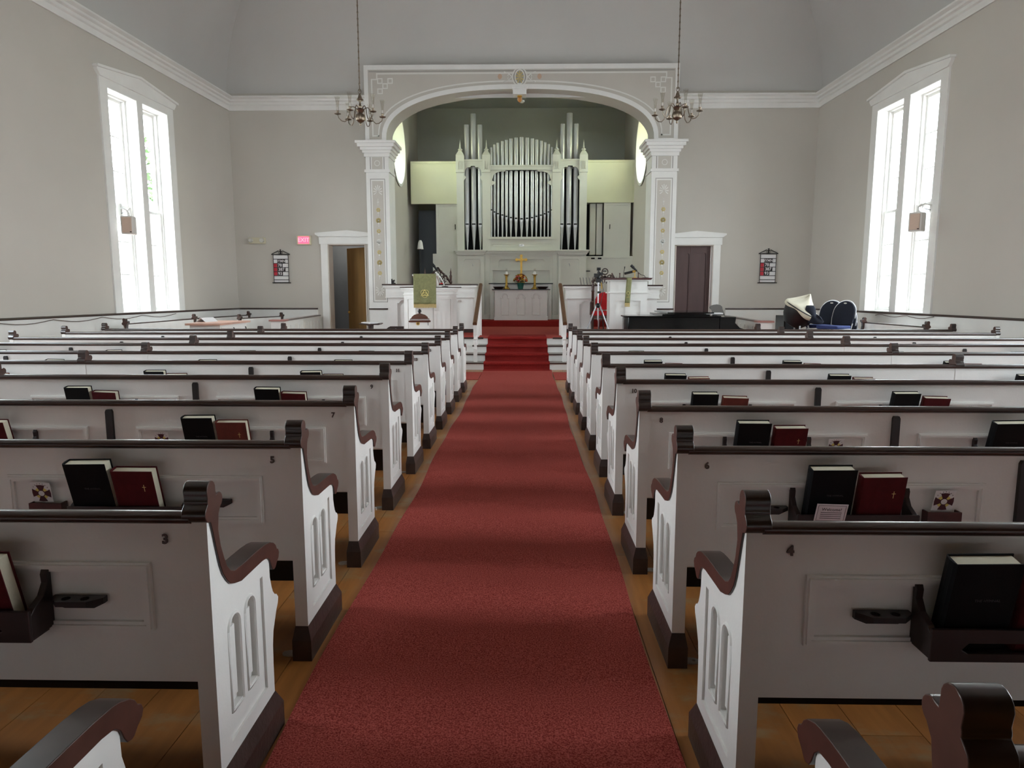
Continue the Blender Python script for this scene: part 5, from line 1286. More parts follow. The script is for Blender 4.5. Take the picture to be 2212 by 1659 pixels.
def pew(n, side, x0, y0, zs, label, nmod=4, length=5.36, number=None, racks=True, mid=2.66):
    s = SGN[side]
    t = thing('pew', label, 'pew', (x0, y0, 0), group='white box pews'); t.scale = (1, 1, zs)
    end_panel(t, 0.0, -s); end_panel(t, s*length, s)
    if mid: end_panel(t, s*(mid+0.025), s)
    L_ = length-0.10
    xb = min(s*0.05, s*(length-0.05))
    place('bb%.2f' % L_, lambda: MB().box(0, L_, 0.003, 0.030, 0.412, 0.868), 'back_board', PEWW, t, (xb, 0, 0), smooth=False)
    place('rail%.2f' % L_, rail_fn(L_+0.02), 'top_rail', RAILM, t, (xb-0.01, 0, 0), ang=60)
    place('seat%.2f' % L_, lambda: MB().box(0, L_, 0.03, 0.40, 0.395, 0.425), 'seat', PEWW, t, (xb, 0, 0), smooth=False, bevel=0.006)
    place('skirt%.2f' % L_, lambda: MB().box(0, L_, 0.345, 0.365, 0.175, 0.395), 'skirt_board', BLACKW, t, (xb, 0, 0), smooth=False)
    if mid:
        place('cu%.2f' % mid, lambda: MB().box(0, mid-0.10, 0.05, 0.40, 0.425, 0.465), 'seat_cushion', CUSH, t, (min(s*0.06, s*(mid-0.04)), 0, 0), bevel=0.015)
        place('cu%.2f' % (length-mid), lambda: MB().box(0, length-mid-0.12, 0.05, 0.40, 0.425, 0.465), 'seat_cushion', CUSH, t, (min(s*(mid+0.05), s*(length-0.07)), 0, 0), bevel=0.015)
    place('brk', lambda: MB().prism(ell(0, 0, 0.035, 0.022, 12), 0.0, 0.006, 'xy', holes=[ell(0.012, 0, 0.008, 0.008, 8)]), 'floor_bracket', STEEL, t, (s*0.085, 0.03, 0.0015), smooth=False)
    if racks:
        orgs = [0.0, 1.255, 2.69, 3.945][:nmod]
        for mi, o in enumerate(orgs):
            place('frame', frame_fn, 'panel_moulding', PEWW, t, (s*(o+0.155)-(1.0 if s < 0 else 0), 0.003, 0), smooth=False)
            place('rack', rack_fn, 'book_rack', RACKM, t, (s*(o+0.425)-(0.443 if s < 0 else 0), 0.0, 0), smooth=False, bevel=0.002)
            place('cup', cup_fn, 'cup_holder', BLACKW, t, (s*(o+0.275)-(0.14 if s < 0 else 0), -0.005, 0), smooth=False)
            place('holder', holder_fn, 'card_holder', HOLDM, t, (s*(o+0.925)-(0.126 if s < 0 else 0), -0.004, 0), smooth=False)
        for o in (1.29, 3.98):
            place('strip', lambda: MB().prism([(-0.018, 0.41), (0.018, 0.41), (0.018, 0.83), (0.012, 0.842), (-0.012, 0.842), (-0.018, 0.83)], -0.014, 0.004, 'xz'), 'back_batten', BLACKW, t, (s*o, 0, 0), smooth=False)
    if number:
        o = text_mb(str(number), 0.036, 0.0015, 0.0012).build('pew_number', mat('number_brown', (78, 62, 58), 0.5), t, smooth=False); o.location = (s*0.112, -0.001, 0.815)
    return t
PEWS = {'L': {1: (-0.81, 0.84, .985), 3: (-0.832, 1.70, 0.995), 5: (-0.862, 2.545, 1.0), 7: (-0.890, 3.48, 1.01), 9: (-0.905, 4.45, 1.03), 11: (-0.905, 5.38, 1.035), 13: (-0.907, 6.29, 1.036), 15: (-0.906, 7.215, 1.046), 17: (-0.91, 8.15, 1.044), 19: (-0.912, 9.10, 1.057), 21: (-0.912, 9.985, 1.058)},
        'R': {2: (0.555, 0.80, .985), 4: (0.558, 1.66, 0.990), 6: (0.575, 2.52, 0.99), 8: (0.580, 3.42, 0.997), 10: (0.592, 4.37, 1.015), 12: (0.608, 5.32, 1.02), 14: (0.612, 6.26, 1.04), 16: (0.619, 7.205, 1.047), 18: (0.626, 8.15, 1.048), 20: (0.631, 9.075, 1.057), 22: (0.638, 10.01, 1.055)}}
WORDN = {1: 'one', 2: 'two', 3: 'three', 4: 'four', 5: 'five', 6: 'six', 7: 'seven', 8: 'eight', 9: 'nine', 10: 'ten', 11: 'eleven', 13: 'thirteen', 15: 'fifteen'}
ordn = {17: 'third', 19: 'second', 21: 'frontmost', 16: 'fourth', 18: 'third', 20: 'second', 22: 'frontmost', 12: 'sixth', 14: 'fifth'}
ORD2 = {1: 'front', 2: 'second'}
for side, dct in PEWS.items():
    for n, (x0, y0, zs) in dct.items():
        sd = 'left' if side == 'L' else 'right'
        if n == 1: lab = 'pew cut off at the lower left corner, only its brown arm and red seat showing'
        elif n == 2: lab = 'pew cut off at the lower right corner with large dark scroll top'
        elif n in ordn and not (n in (15,)):
            lab = 'white pew without readable number, %s from the chancel %s of the aisle' % (ordn[n], sd)
        elif n == 15: lab = 'white pew with a half hidden fifteen, fourth from the chancel left of the aisle'
        else: lab = 'white pew with the painted number %s on its back, %s of the aisle' % (WORDN[n], sd)
        num = n if n in (3, 5, 7, 9, 11, 13, 15, 4, 6, 8, 10) else None
        length = 5.36 if side == 'L' else 5.60
        pew(n, side, x0, y0, zs, lab, 4, length, num, True, 2.66 if side == 'L' else 2.76)
# side-facing pews along the walls
def side_pew(xa, ya, xb, yb, label, ztop):
    # back rail runs from a (near) to b (far); seat faces the room centre
    L_ = math.hypot(xb-xa, yb-ya); t = pew(0, 'R', 0, 0, 1.0, label, 0, L_, None, False, None)
    return t
def put_side(t, xa, ya, xb, yb, left, zs):
    ang = math.atan2(yb-ya, xb-xa)
    if left:   # front (+y local) must point to +x : run from far to near
        t.location = (xb, yb, 0); t.rotation_euler.z = ang+math.pi
    else:
        t.location = (xa, ya, 0); t.rotation_euler.z = ang
    t.scale = (1, 1, zs); t['group'] = 'white pews turned toward the chancel'
t = side_pew(-6.62, 11.1, -6.62, 13.5, 'sideways white pew along the left wall, nearest one under the window', 0.95); put_side(t, -6.62, 11.15, -6.62, 13.5, True, 1.09)
t = side_pew(-6.66, 13.6, -6.55, 15.95, 'sideways white pew along the left wall in the far corner', 0.95); put_side(t, -6.66, 13.7, -6.5, 15.9, True, 1.09)
t = side_pew(-6.2, 14.4, -5.8, 15.95, 'short white pew standing in front of the far left corner pew', 0.95); put_side(t, -6.1, 14.3, -5.72, 15.9, True, 1.06)
t = side_pew(6.25, 10.5, 6.2, 12.35, 'sideways white pew along the right wall below the window', 0.95); put_side(t, 6.22, 10.62, 6.14, 12.35, False, 1.07)
# ------------------------------------------------------------------ books and cards in the racks
def book_meshes(W_, H_, T_, cov):
    c = MB(); k = 0.003
    c.box(0, W_, 0, k, 0, H_).box(0, W_, T_-k, T_, 0, H_)
    c.prism([(0, 0), (0, T_), (-0.005, T_-0.008), (-0.007, T_/2), (-0.005, 0.008)][::-1], 0, H_, 'xy')
    pg = MB().box(0.002, W_-0.005, k, T_-k, 0.004, H_-0.005)
    return c, pg
BK = {}
for key, (W_, H_, T_, m) in {'hymnal': (0.158, 0.248, 0.046, HYMC), 'bible_red': (0.155, 0.225, 0.044, BIBC), 'bible_brown': (0.155, 0.225, 0.042, BIBB)}.items():
    c, pg = book_meshes(W_, H_, T_, m)
    o1 = c.build('cover', m, None, smooth=False); o2 = pg.build('pages', PAGE, None, smooth=False)
    em = MB()
    if key == 'hymnal':
        o3 = text_mb('THE HYMNAL', 0.010, 0.0003).build('title', mat('dull_title', (60, 60, 64), 0.4), None, smooth=False); o3.location = (0.09, -0.0006, 0.145)
    else:
        o3 = em.box(-0.001, 0.001, -0.0008, 0, -0.014, 0.014).box(-0.007, 0.007, -0.0008, 0, 0.003, 0.005).build('gilt_cross', GOLDT, None, smooth=False); o3.location = (0.115, -0.0002, 0.155)
    BK[key] = (o1.data, o2.data, o3.data, o3.location.copy()); 
    for o in (o1, o2, o3): bpy.data.objects.remove(o)
def book(kind, loc, rot, label, group):
    t = thing('hymnal' if kind == 'hymnal' else 'bible', label, 'book', loc, 0.0, group)
    t.rotation_euler = rot
    for nm, me, l in (('cover', BK[kind][0], None), ('pages', BK[kind][1], None), ('title' if kind == 'hymnal' else 'gilt_cross', BK[kind][2], BK[kind][3])):
        o = bpy.data.objects.new(nm, me); COL.objects.link(o); o.parent = t
        if l is not None: o.location = l
    return t
# printed cards
def cross_card():
    objs = []
    a = MB().box(-0.038, 0.038, -0.0005, 0.0005, 0, 0.118); 
    arms = MB(); bars = MB()
    for k in range(4):
        an = math.pi/2*k
        pts = [(-0.008, 0.014), (0.008, 0.014), (0.017, 0.034), (0.0, 0.036), (-0.017, 0.034)]
        pp = [(x*math.cos(an)-y*math.sin(an), 0.072+x*math.sin(an)+y*math.cos(an)) for x, y in pts]
        arms.prism(pp, -0.0016, -0.0004, 'xz')
    halo = MB().prism(ell(0, 0.072, 0.026, 0.026, 20), -0.0010, -0.0004, 'xz')
    ringm = MB().prism(ell(0, 0.072, 0.0145, 0.0145, 16), -0.0020, -0.0004, 'xz')
    disc = MB().prism(ell(0, 0.072, 0.0115, 0.0115, 16), -0.0024, -0.0004, 'xz')
    dots = MB()
    for k in range(13):
        an = math.radians(-20+k*220/12); x, z = 0.034*math.cos(an)*0.98, 0.078+0.036*math.sin(an)
        if abs(x) < 0.035: dots.box(x-0.0012, x+0.0012, -0.0010, -0.0004, z-0.0015, z+0.0015)
    return [('card', a, PAPER), ('halo', halo, mat('halo_yellow', (226, 210, 120), 0.8)), ('cross_arms', arms, mat('cross_plum', (84, 44, 50), 0.8)), ('circle', ringm, mat('cross_plum', (84, 44, 50))), ('dove_disc', disc, PAPER), ('border_letters', dots, INK)]
def welcome_card():
    w = 0.056
    a = MB().box(-w, w, -0.0006, 0.0006, 0, 0.075); o_, i_ = frame_pts(-w+0.006, w-0.006, 0.004, 0.069, 0.0012)
    b = MB().prism(o_, -0.0010, -0.0004, 'xz', holes=[i_])
    c = shift(text_mb('Welcome!', 0.017, 0.0004), 0, -0.0008, 0.052)
    for z in (0.038, 0.030, 0.022, 0.014): c.box(-0.038, 0.038, -0.0010, -0.0004, z, z+0.0022)
    return [('card', a, mat('card_lilac', (226, 216, 220), 0.8)), ('border', b, INK), ('lettering', c, INK)]
CARDS = {}
for key, fn in (('cross', cross_card), ('welcome', welcome_card)):
    CARDS[key] = []
    for nm, mb, m in fn():
        o = mb.build(nm, m, None, smooth=False); CARDS[key].append((nm, o.data)); bpy.data.objects.remove(o)
def card(key, loc, rot, label, group):
    t = thing('prayer_card' if key == 'cross' else 'welcome_card', label, 'card', loc, 0.0, group); t.rotation_euler = rot
    for nm, me in CARDS[key]:
        o = bpy.data.objects.new(nm, me); COL.objects.link(o); o.parent = t
    return t
rb = random.Random(11)
RNAME = {0: 'aisle-side rack', 1: 'second rack', 2: 'third rack', 3: 'wall-side rack'}
for side, dct in PEWS.items():
    s = SGN[side]; sd = 'left' if side == 'L' else 'right'
    for n, (x0, y0, zs) in dct.items():
        if n in (1, 2) or n >= 17: continue
        modn = 2 if n <= 8 else 4
        if n in (3, 4): modn = 1
        for mi in range(modn):
            o = [0.0, 1.255, 2.69, 3.945][mi]
            base_z = 0.577*zs
            far = n >= 13
            where = 'in %s of %s' % (RNAME[mi], ('pew %s, %s side' % (WORDN[n], sd)) if n in WORDN else ('the %s pew from the chancel, %s side' % (ordn[n], sd)))
            if s > 0: xh, xb_ = x0+(o+0.468), x0+(o+0.655)
            else: xh, xb_ = x0-(o+0.852), x0-(o+0.682)
            if n == 3: xb_ += 0.045
            j = rb.uniform(-0.004, 0.004)
            tilt = math.radians(14+rb.uniform(-2, 2))
            book('hymnal', (xh+j, y0-0.053, base_z+rb.uniform(0, 0.006)), (tilt, math.radians(rb.uniform(-1, 1.0)), 0), 'black hymnal '+where, 'black hymnals in the pew racks')
            kind = 'bible_brown' if (n in (7, 10, 12) and mi == 0) else 'bible_red'
            if not (n == 15 and mi > 1):
                book(kind, (xb_+j, y0-0.052, base_z), (tilt, math.radians(rb.uniform(-1, 2.5)), 0), ('brown' if kind == 'bible_brown' else 'red')+' bible '+where, 'red bibles in the pew racks')
            if n <= 12 and not (n == 9 and mi == 1):
                xc_ = x0+s*(o+0.988)+ (-0.02 if s < 0 else 0.0)
                card('cross', (xc_, y0-0.010, 0.616*zs+rb.uniform(0, 0.008)), (math.radians(14), math.radians(rb.uniform(-2, 3)), 0), 'plum cross card '+where.replace('in ', 'beside ', 1), 'cross cards in the pew holders')
for (n, side, xo) in ((6, 'R', 0.535), (8, 'R', 0.535), (7, 'L', None)):
    x0, y0, zs = PEWS[side][n]
    if side == 'R': card('welcome', (x0+xo, y0-0.100, 0.632*zs), (math.radians(16), math.radians(1.5), 0), 'welcome card before the hymnal in the aisle-side rack of pew %s' % WORDN[n], 'welcome cards')
    else: card('welcome', (x0-2.055+0.13, y0-0.100, 0.628*zs), (math.radians(16), math.radians(5), 0), 'welcome card tucked in the second rack of pew seven', 'welcome cards')
# ------------------------------------------------------------------ grand piano
YPi = 12.75
zt_ = at(1450, 682.5, YPi).z
xA, xB = at(1352, 690, YPi).x, at(1592, 690, YPi).x
pn = thing('grand_piano', 'black grand piano in front of the lectern, keyboard end on the right', 'piano', (xA, YPi, 0))
Lp = xB-xA
# plan outline: tail on the left, straight side to the front (viewer), keyboard at the right
plan = [(0.05, 0.0), (Lp-0.30, 0.0), (Lp-0.30, 1.45), (Lp-0.75, 1.45), (Lp-1.0, 1.38), (Lp-1.25, 1.15), (0.75, 0.92), (0.40, 0.85), (0.12, 0.72), (0.0, 0.45), (0.0, 0.10)]
MB().prism(plan, zt_-0.33, zt_-0.02, 'xy').build('case', LACQ, pn, bevel=0.01)
lidp = [(x+(-0.03 if x < 0.3 else 0.0), y+(-0.03 if y < 0.3 else 0.02)) for x, y in plan]; 
MB().prism(lidp, zt_-0.02, zt_, 'xy').build('lid', LACQ, pn, smooth=False)
MB().prism([(Lp-1.28, 0.02), (Lp-0.42, 0.02), (Lp-0.42, 1.35), (Lp-1.28, 1.35)], zt_+0.045, zt_+0.065, 'xy').prism([(Lp-1.38, 0.0), (Lp-0.5, 0.0), (Lp-0.5, 1.3), (Lp-1.38, 1.3)], zt_+0.0, zt_+0.03, 'xy').build('folded_lid', LACQ, pn, smooth=False)
# key cheek and key bed
MB().prism([(Lp-0.32, zt_-0.02), (Lp-0.02, zt_-0.02), (Lp-0.02, zt_-0.06), (Lp-0.03, zt_-0.13), (Lp+0.06, zt_-0.22), (Lp+0.16, zt_-0.25), (Lp+0.16, zt_-0.29), (Lp-0.32, zt_-0.31)], 0.0, 0.06, 'xz').build('key_cheek', LACQ, pn, smooth=False)
MB().prism([(Lp-0.32, zt_-0.02), (Lp-0.02, zt_-0.02), (Lp-0.02, zt_-0.06), (Lp-0.03, zt_-0.13), (Lp+0.06, zt_-0.22), (Lp+0.16, zt_-0.25), (Lp+0.16, zt_-0.29), (Lp-0.32, zt_-0.31)], 1.39, 1.45, 'xz').build('key_cheek', LACQ, pn, smooth=False)
MB().box(Lp-0.32, Lp+0.14, 0.06, 1.39, zt_-0.31, zt_-0.25).box(Lp-0.32, Lp-0.15, 0.06, 1.39, zt_-0.25, zt_-0.03).build('key_bed', LACQ, pn, smooth=False)
MB().box(Lp-0.15, Lp+0.0, 0.10, 1.35, zt_-0.25, zt_-0.225).build('white_keys', PAPER, pn, smooth=False)
kb = MB()
for k in range(36):
    if k % 7 in (2, 6): continue
    kb.box(Lp-0.15, Lp-0.05, 0.13+k*0.034, 0.145+k*0.034, zt_-0.225, zt_-0.212)
kb.build('black_keys', BLACKP, pn, smooth=False)
for x, y in ((0.3, 0.35), (Lp-0.6, 0.15), (Lp-0.6, 1.25)):
    MB().lathe([(0.03, 0.05), (0.045, 0.12), (0.06, 0.4), (0.07, zt_-0.33)], c=(x, y, 0), seg=8).ball((x, y, 0.03), 0.03, 8, 6).build('leg', LACQ, pn)
MB().box(Lp-0.75, Lp-0.6, 0.65, 0.8, 0.1, zt_-0.33).build('pedal_lyre', LACQ, pn, smooth=False)
# music desk (grey), seen at an angle
Yd = YPi+0.30
mpts = []
for px, py in ((1538, 690), (1568, 690), (1566, 682), (1561, 668), (1560, 662.5), (1556, 659), (1549, 657.5), (1541, 658.5), (1535, 661), (1532.5, 664), (1537, 670), (1539, 680)):
    x, z = a2(px, py, Yd); mpts.append((x-xA, max(z, zt_)))
MB().prism(mpts, Yd-YPi, Yd-YPi+0.015, 'xz').build('music_desk', mat('desk_grey', (96, 92, 88), 0.5), pn, smooth=False)
x0, z0 = a2(1525, 687.5, YPi+0.08); 
sm = thing('sheet_music', 'stack of white sheet music lying on the black piano', 'paper', (x0, YPi+0.06, zt_+0.03))
MB().box(0.0, 0.31, 0, 0.22, 0, 0.025).build('sheets', PAPER, sm, smooth=False)
x0, z0 = a2(1550, 690, YPi-0.05)
# ------------------------------------------------------------------ black cabinet, draped drum, stacked chairs
YCb = 13.2
x0, z1 = a2(1694, 682, YCb); x1, _ = a2(1728, 682, YCb)
cb = thing('amplifier_cabinet', 'black boxy amplifier cabinet beside the cream covered drum', 'cabinet', ((x0+x1)/2, YCb, 0))
hw = (x1-x0)/2
MB().box(-hw, hw, 0.0, 0.45, 0.0, z1).build('cabinet_body', BLACKP, cb, smooth=False, bevel=0.008)
MB().box(-hw+0.03, hw*0.25, -0.012, 0.0, 0.05, z1-0.04).box(hw*0.42, hw-0.03, -0.012, 0.0, 0.05, z1-0.04).build('grille', mat('grille', (30, 30, 32), 0.9, bump=0.3, bscale=400), cb, smooth=False)
YDr = 12.7
pc = at(1731, 690, YDr); 
dm_ = thing('covered_drum', 'kettle drum under a cream cloth cover tilted toward the chairs', 'drum', (pc.x, YDr, 0))
zr = at(1737, 668, YDr).z
bowl = MB().lathe([(0.001, zr-0.36), (0.16, zr-0.33), (0.25, zr-0.20), (0.30, zr-0.04), (0.31, zr), (0.30, zr+0.005)], seg=28)
Mx = Matrix.Translation((0, 0, zr)) @ Matrix.Rotation(math.radians(27), 4, 'Y') @ Matrix.Rotation(math.radians(16), 4, 'X') @ Matrix.Translation((0, 0, -zr))
bowl.xf(Mx); bowl.build('bowl', BLACKP, dm_)
MB().tube([tuple(Mx @ Vector((0.33*math.cos(a*math.pi/14), 0.33*math.sin(a*math.pi/14), zr))) for a in range(28)], 0.011, 6, closed=True).build('rim', BLACKP, dm_)
for a in range(3): MB().tube([(0.13*math.cos(a*2.1), 0.13*math.sin(a*2.1), zr-0.30), (0.28*math.cos(a*2.1), 0.28*math.sin(a*2.1), 0.02)], 0.015, 6).build('leg', CHROME, dm_)
cl = MB(); vs = []; fs = []; n = 36
for j in range(11):
    t = j/10
    for k in range(n):
        a = 2*math.pi*k/n
        rr = 0.325*min(1, t*1.2)+0.012*math.sin(4*a+1)*t
        hh = 0.26*(1-min(1, t*1.2))**1.15*(1+0.12*math.sin(3*a))+0.015*math.sin(5*a)*t
        if t > 0.83: hh -= (t-0.83)/0.17*(0.05+0.06*max(0, math.cos(a+0.6)))
        x_, y_, z_ = rr*math.cos(a), rr*math.sin(a), zr+0.015+hh
        x_ += -0.03*(1-t)
        vs.append(tuple(Mx @ Vector((x_, y_, z_))))
for j in range(10):
    for k in range(n): fs.append((j*n+k, (j+1)*n+k, (j+1)*n+(k+1) % n, j*n+(k+1) % n))
cl.add(vs, fs); o = cl.build('cover_cloth', CREAM, dm_, ang=80); md = o.modifiers.new('t', 'SOLIDIFY'); md.thickness = 0.008; md.offset = 1
# navy jacket lying over drum and chair seat
jk = thing('navy_jacket', 'crumpled navy jacket draped between cream drum cover and blue chair seat', 'jacket', (0, 0, 0))
jp = [(1741, 666), (1745, 660), (1757, 659.5), (1762, 667), (1764, 678), (1772, 684), (1780, 695), (1777, 700), (1764, 701), (1750, 698), (1747, 690), (1754, 682), (1741, 679), (1738, 672)]
Yj = 12.42
cen = at(1755, 682, Yj); vs = []; fs = []; n = len(jp)
for k, (yy, sc2) in enumerate(((Yj-0.02, 0.86), (Yj-0.0, 1.0), (Yj+0.12, 1.0), (Yj+0.22, 0.8))):
    for i, (px, py) in enumerate(jp):
        p = at(px, py, Yj); vs.append((cen.x+(p.x-cen.x)*sc2, yy+0.015*math.sin(i*2.1), cen.z+(p.z-cen.z)*sc2))
for k in range(3):
    for i in range(n): fs.append((k*n+i, k*n+(i+1) % n, (k+1)*n+(i+1) % n, (k+1)*n+i))
fs.append(tuple(range(n))[::-1]); fs.append(tuple(range(3*n, 4*n)))
MB().add(vs, fs).build('cloth', NAVY, jk, ang=70)
def banquet_chair(loc, rz, label, group, seatmat=NAVY, dz=0.0):
    t = thing('banquet_chair', label, 'chair', loc, rz, group)
    H = 0.93
    bp = []
    for k in range(17):
        a = math.pi*k/16; bp.append((0.20*math.cos(a), 0.72+0.22*math.sin(a)))
    bp += [(-0.205, 0.62), (-0.19, 0.50), (0.19, 0.50), (0.205, 0.62)]
    m = MB().prism([(x, z) for x, z in bp], 0.0, 0.045, 'xz')
    Mt = Matrix.Translation((0, 0.20, 0.45)) @ Matrix.Rotation(math.radians(-14), 4, 'X') @ Matrix.Translation((0, 0, -0.45))
    m.xf(Mt); m.build('backrest', NAVY, t, ang=30, bevel=0.008)
    fr = MB().tube([tuple(Mt @ Vector((x*1.06, 0.03, 0.5+(z-0.5)*1.03))) for x, z in bp[-1:]+bp[:-2]], 0.012, 6); fr.build('back_frame', CHROME, t)
    MB().prism(ell(0, 0.895, 0.03, 0.012, 12), -0.004, 0.052, 'xz').xf(Mt).build('hand_grip', STEEL, t, smooth=False)
    MB().prism([(-0.20, -0.24), (0.20, -0.24), (0.215, -0.18), (0.20, 0.20), (-0.20, 0.20), (-0.215, -0.18)], 0.43, 0.485, 'xy').build('seat', seatmat, t, bevel=0.015)
    for sx in (-1, 1):
        MB().tube([(sx*0.20, 0.24, 0.52), (sx*0.20, 0.20, 0.42), (sx*0.20, 0.22, 0.0)], 0.011, 6).build('leg', CHROME, t)
        MB().tube([(sx*0.20, 0.18, 0.42), (sx*0.20, -0.18, 0.42), (sx*0.20, -0.23, 0.38), (sx*0.20, -0.24, 0.0)], 0.011, 6).build('leg', CHROME, t)
    return t
YCh = 12.6
hz = at(1812, 650, YCh).z
def chair_at(px, Y, rz, label, dz=0.0, blue=False):
    x = at(px, 660, Y).x
    return banquet_chair((x, Y, dz), math.radians(rz), label, 'navy banquet chairs', BLUEF if blue else NAVY)
names = ['lowest navy banquet chair of the left stack', 'second navy banquet chair from the floor, left stack', 'third navy banquet chair from the floor, left stack', 'navy banquet chair on top of the left stack']
for si, (px, Y, th) in enumerate(((1795, 13.05, -50), (1824, 12.62, -56))):
    xb = at(px, 660, Y).x; a = math.radians(th)
    for k in range(4):
        nm = names[k] if si == 0 else names[k].replace('left', 'right').replace('navy banquet chair on top', 'navy banquet chair with bluer seat on top')
        off = 0.03*(3-k)
        banquet_chair((xb+math.sin(a)*0.28+off*0.9, Y-math.cos(a)*0.28+off*0.3, 0.133*k), a, nm, 'navy banquet chairs', BLUEF)
# ------------------------------------------------------------------ wall boards, signs
def hymn_board(px0, px1, py_t, py_b, label, rows):
    Y = YF-0.02
    x0 = at(px0, (py_t+py_b)/2, Y).x; x1 = at(px1, (py_t+py_b)/2, Y).x; zt_ = at(px0, py_t, Y).z; zb_ = at(px0, py_b, Y).z
    xc = (x0+x1)/2; w = (x1-x0)/2
    t = thing('hymn_board', label, 'board', (xc, Y, zb_)); H = zt_-zb_
    hb = H*0.86
    MB().box(-w*0.82, w*0.82, -0.010, 0.0, 0.02, hb-0.02).build('backing', PAPER, t, smooth=False)
    fr = MB()
    for z in (0.0, hb): fr.box(-w, w, -0.03, 0.005, z-0.008, z+0.012)
    for k in range(6): 
        z = hb*(0.10+0.147*k) if k else hb*0.105
        fr.box(-w*0.82, w*0.82, -0.022, 0, z-0.006, z+0.008)
    fr.box(-w*0.84, -w*0.80, -0.02, 0, 0, hb).box(w*0.80, w*0.84, -0.02, 0, 0, hb)
    for sx in (-1, 1):
        fr.prism([(sx*w, hb), (sx*w, hb+0.015), (sx*0.05, H*0.985), (sx*0.05, H*0.96)][::sx], -0.02, 0.0, 'xz')
    fr.box(-0.009, 0.009, -0.03, 0, hb, H*1.02).box(-0.035, 0.035, -0.03, 0, H*0.945, H*0.965)
    for sx in (-1, 1): fr.tube([(sx*(0.03+0.018*math.cos(2*math.pi*q/12)), -0.012, H*0.92+0.03*math.sin(2*math.pi*q/12)) for q in range(12)], 0.004, 5, closed=True)
    fr.build('frame', BLACKW, t, smooth=False)
    yy = -0.0125
    rowz = [hb*(0.105+0.147*k)+0.006 for k in range(6)]; rh = hb*0.147-0.012
    z = rowz[4]+rh*0.5
    MB().box(-w*0.42, w*0.5, yy, -0.009, rowz[4]+0.002, rowz[4]+rh).build('word_card', INK, t, smooth=False)
    shift(text_mb('HYMNS', rh*0.95, 0.001, 0.001), w*0.04, yy-0.003, z).build('lettering', PAPER, t, smooth=False)
    for i, (num, red) in enumerate(rows):
        k = 3-i; z0 = rowz[k]; x = -w*0.78
        if red: MB().box(-w*0.80, -w*0.44, yy, -0.009, z0, z0+rh).build('red_card', mat('red_card', (190, 40, 58), 0.6), t, smooth=False)
        cw = w*0.30*len(num)
        MB().box(-w*0.42, -w*0.42+cw, yy-0.001, -0.009, z0, z0+rh).build('number_card', INK, t, smooth=False)
        shift(text_mb(num, rh*1.15, 0.001, 0.0015), -w*0.42+cw/2, yy-0.004, z0+rh/2).build('lettering', PAPER, t, smooth=False)
    return t
hymn_board(588, 627, 540, 611, 'hymn board with three hymn numbers, left of the left doorway', [('78', 1), ('387', 1), ('93', 1)])
hymn_board(1638, 1679, 538, 611, 'hymn board with three hymn numbers, right of the brown door', [('78', 1), ('387', 1), ('93', 1)])
p = at(657, 519, YF-0.03); ex = thing('exit_sign', 'small cream framed red lit EXIT sign left of the doorway', 'sign', (p.x, YF-0.04, p.z))
MB().box(-0.165, 0.165, -0.03, 0.045, -0.105, 0.105).build('housing', IVORY, ex, smooth=False, bevel=0.006)
MB().box(-0.125, 0.125, -0.036, -0.02, -0.08, 0.08).build('lit_face', mat('exit_red', (255, 96, 120), 0.5, emit=((255, 60, 90), 1.5)), ex, smooth=False)
shift(text_mb('EXIT', 0.135, 0.001, 0.001), 0, -0.038, 0).build('lettering', mat('exit_letter', (255, 150, 165), 0.5, emit=((255, 170, 180), 0.7)), ex, smooth=False)
p = at(556, 520, YF-0.03); em_ = thing('emergency_light', 'cream emergency light with two round lamps high left of hymn board', 'lamp', (p.x, YF-0.05, p.z))
MB().box(-0.19, 0.19, -0.03, 0.05, -0.07, 0.07).build('housing', IVORY, em_, smooth=False, bevel=0.006)
for sx in (-1, 1): MB().lathe([(0.05, 0.0), (0.055, -0.03), (0.045, -0.045), (0.001, -0.04)], c=(sx*0.13, -0.03, 0.005), seg=16, axis='y').build('lamp_head', STEEL, em_)
# ------------------------------------------------------------------ wall speakers on brackets
def speaker(side, px, py, rz, out, label, w=0.20, h=0.31):
    fx = XL if side == 'L' else XR; s = 1 if side == 'L' else -1
    # depth: the box hangs 'out' metres in from the wall
    Y = 11.9
    for _ in range(12):
        p = at(px, py, Y); d = abs(p.x-fx(Y)); Y *= (abs(fx(Y))-out)/abs(p.x)
    p = at(px, py, Y)
    t = thing('wall_speaker', label, 'speaker', (p.x, Y, p.z), math.radians(rz))
    MB().box(-w/2, w/2, -0.10, 0.10, -h/2, h/2).build('cabinet', mat('speaker_shell', (206, 200, 194), 0.5), t, smooth=False, bevel=0.02)
    MB().box(-w/2+0.025, w/2-0.025, -0.112, -0.098, -h/2+0.025, h/2-0.025).build('grille', TAN, t, smooth=False, bevel=0.006)
    MB().box(w*0.22, w*0.36, -0.116, -0.11, -h*0.40, -h*0.35).build('badge', INK, t, smooth=False)
    m = MB(); R = Matrix.Rotation(math.radians(-rz), 3, 'Z')
    wall = R @ Vector((fx(Y)-p.x, 0.10, 0.28))
    m.tube([(0, 0, h/2), (0, 0, h/2+0.09), (wall.x*0.55, wall.y*0.3, 0.30), tuple(wall)], 0.014, 8)
    m.tube([(0.03, 0, h/2), (-0.02, 0.02, h/2+0.08), (0.04, 0.03, h/2+0.14)], 0.012, 6)
    m.build('bracket', WHITE, t)
    MB().box(wall.x-0.03, wall.x+0.03, wall.y-0.05, wall.y+0.05, 0.16, 0.38).build('wall_plate', WHITE, t, smooth=False)
    MB().tube([(0, 0.10, h/2), (-0.03*s, 0.12, h/2+0.12), (wall.x*0.5, wall.y*0.4, 0.22), (wall.x, wall.y, 0.2)], 0.005, 5).build('cable', BLACKP, t)
    return t
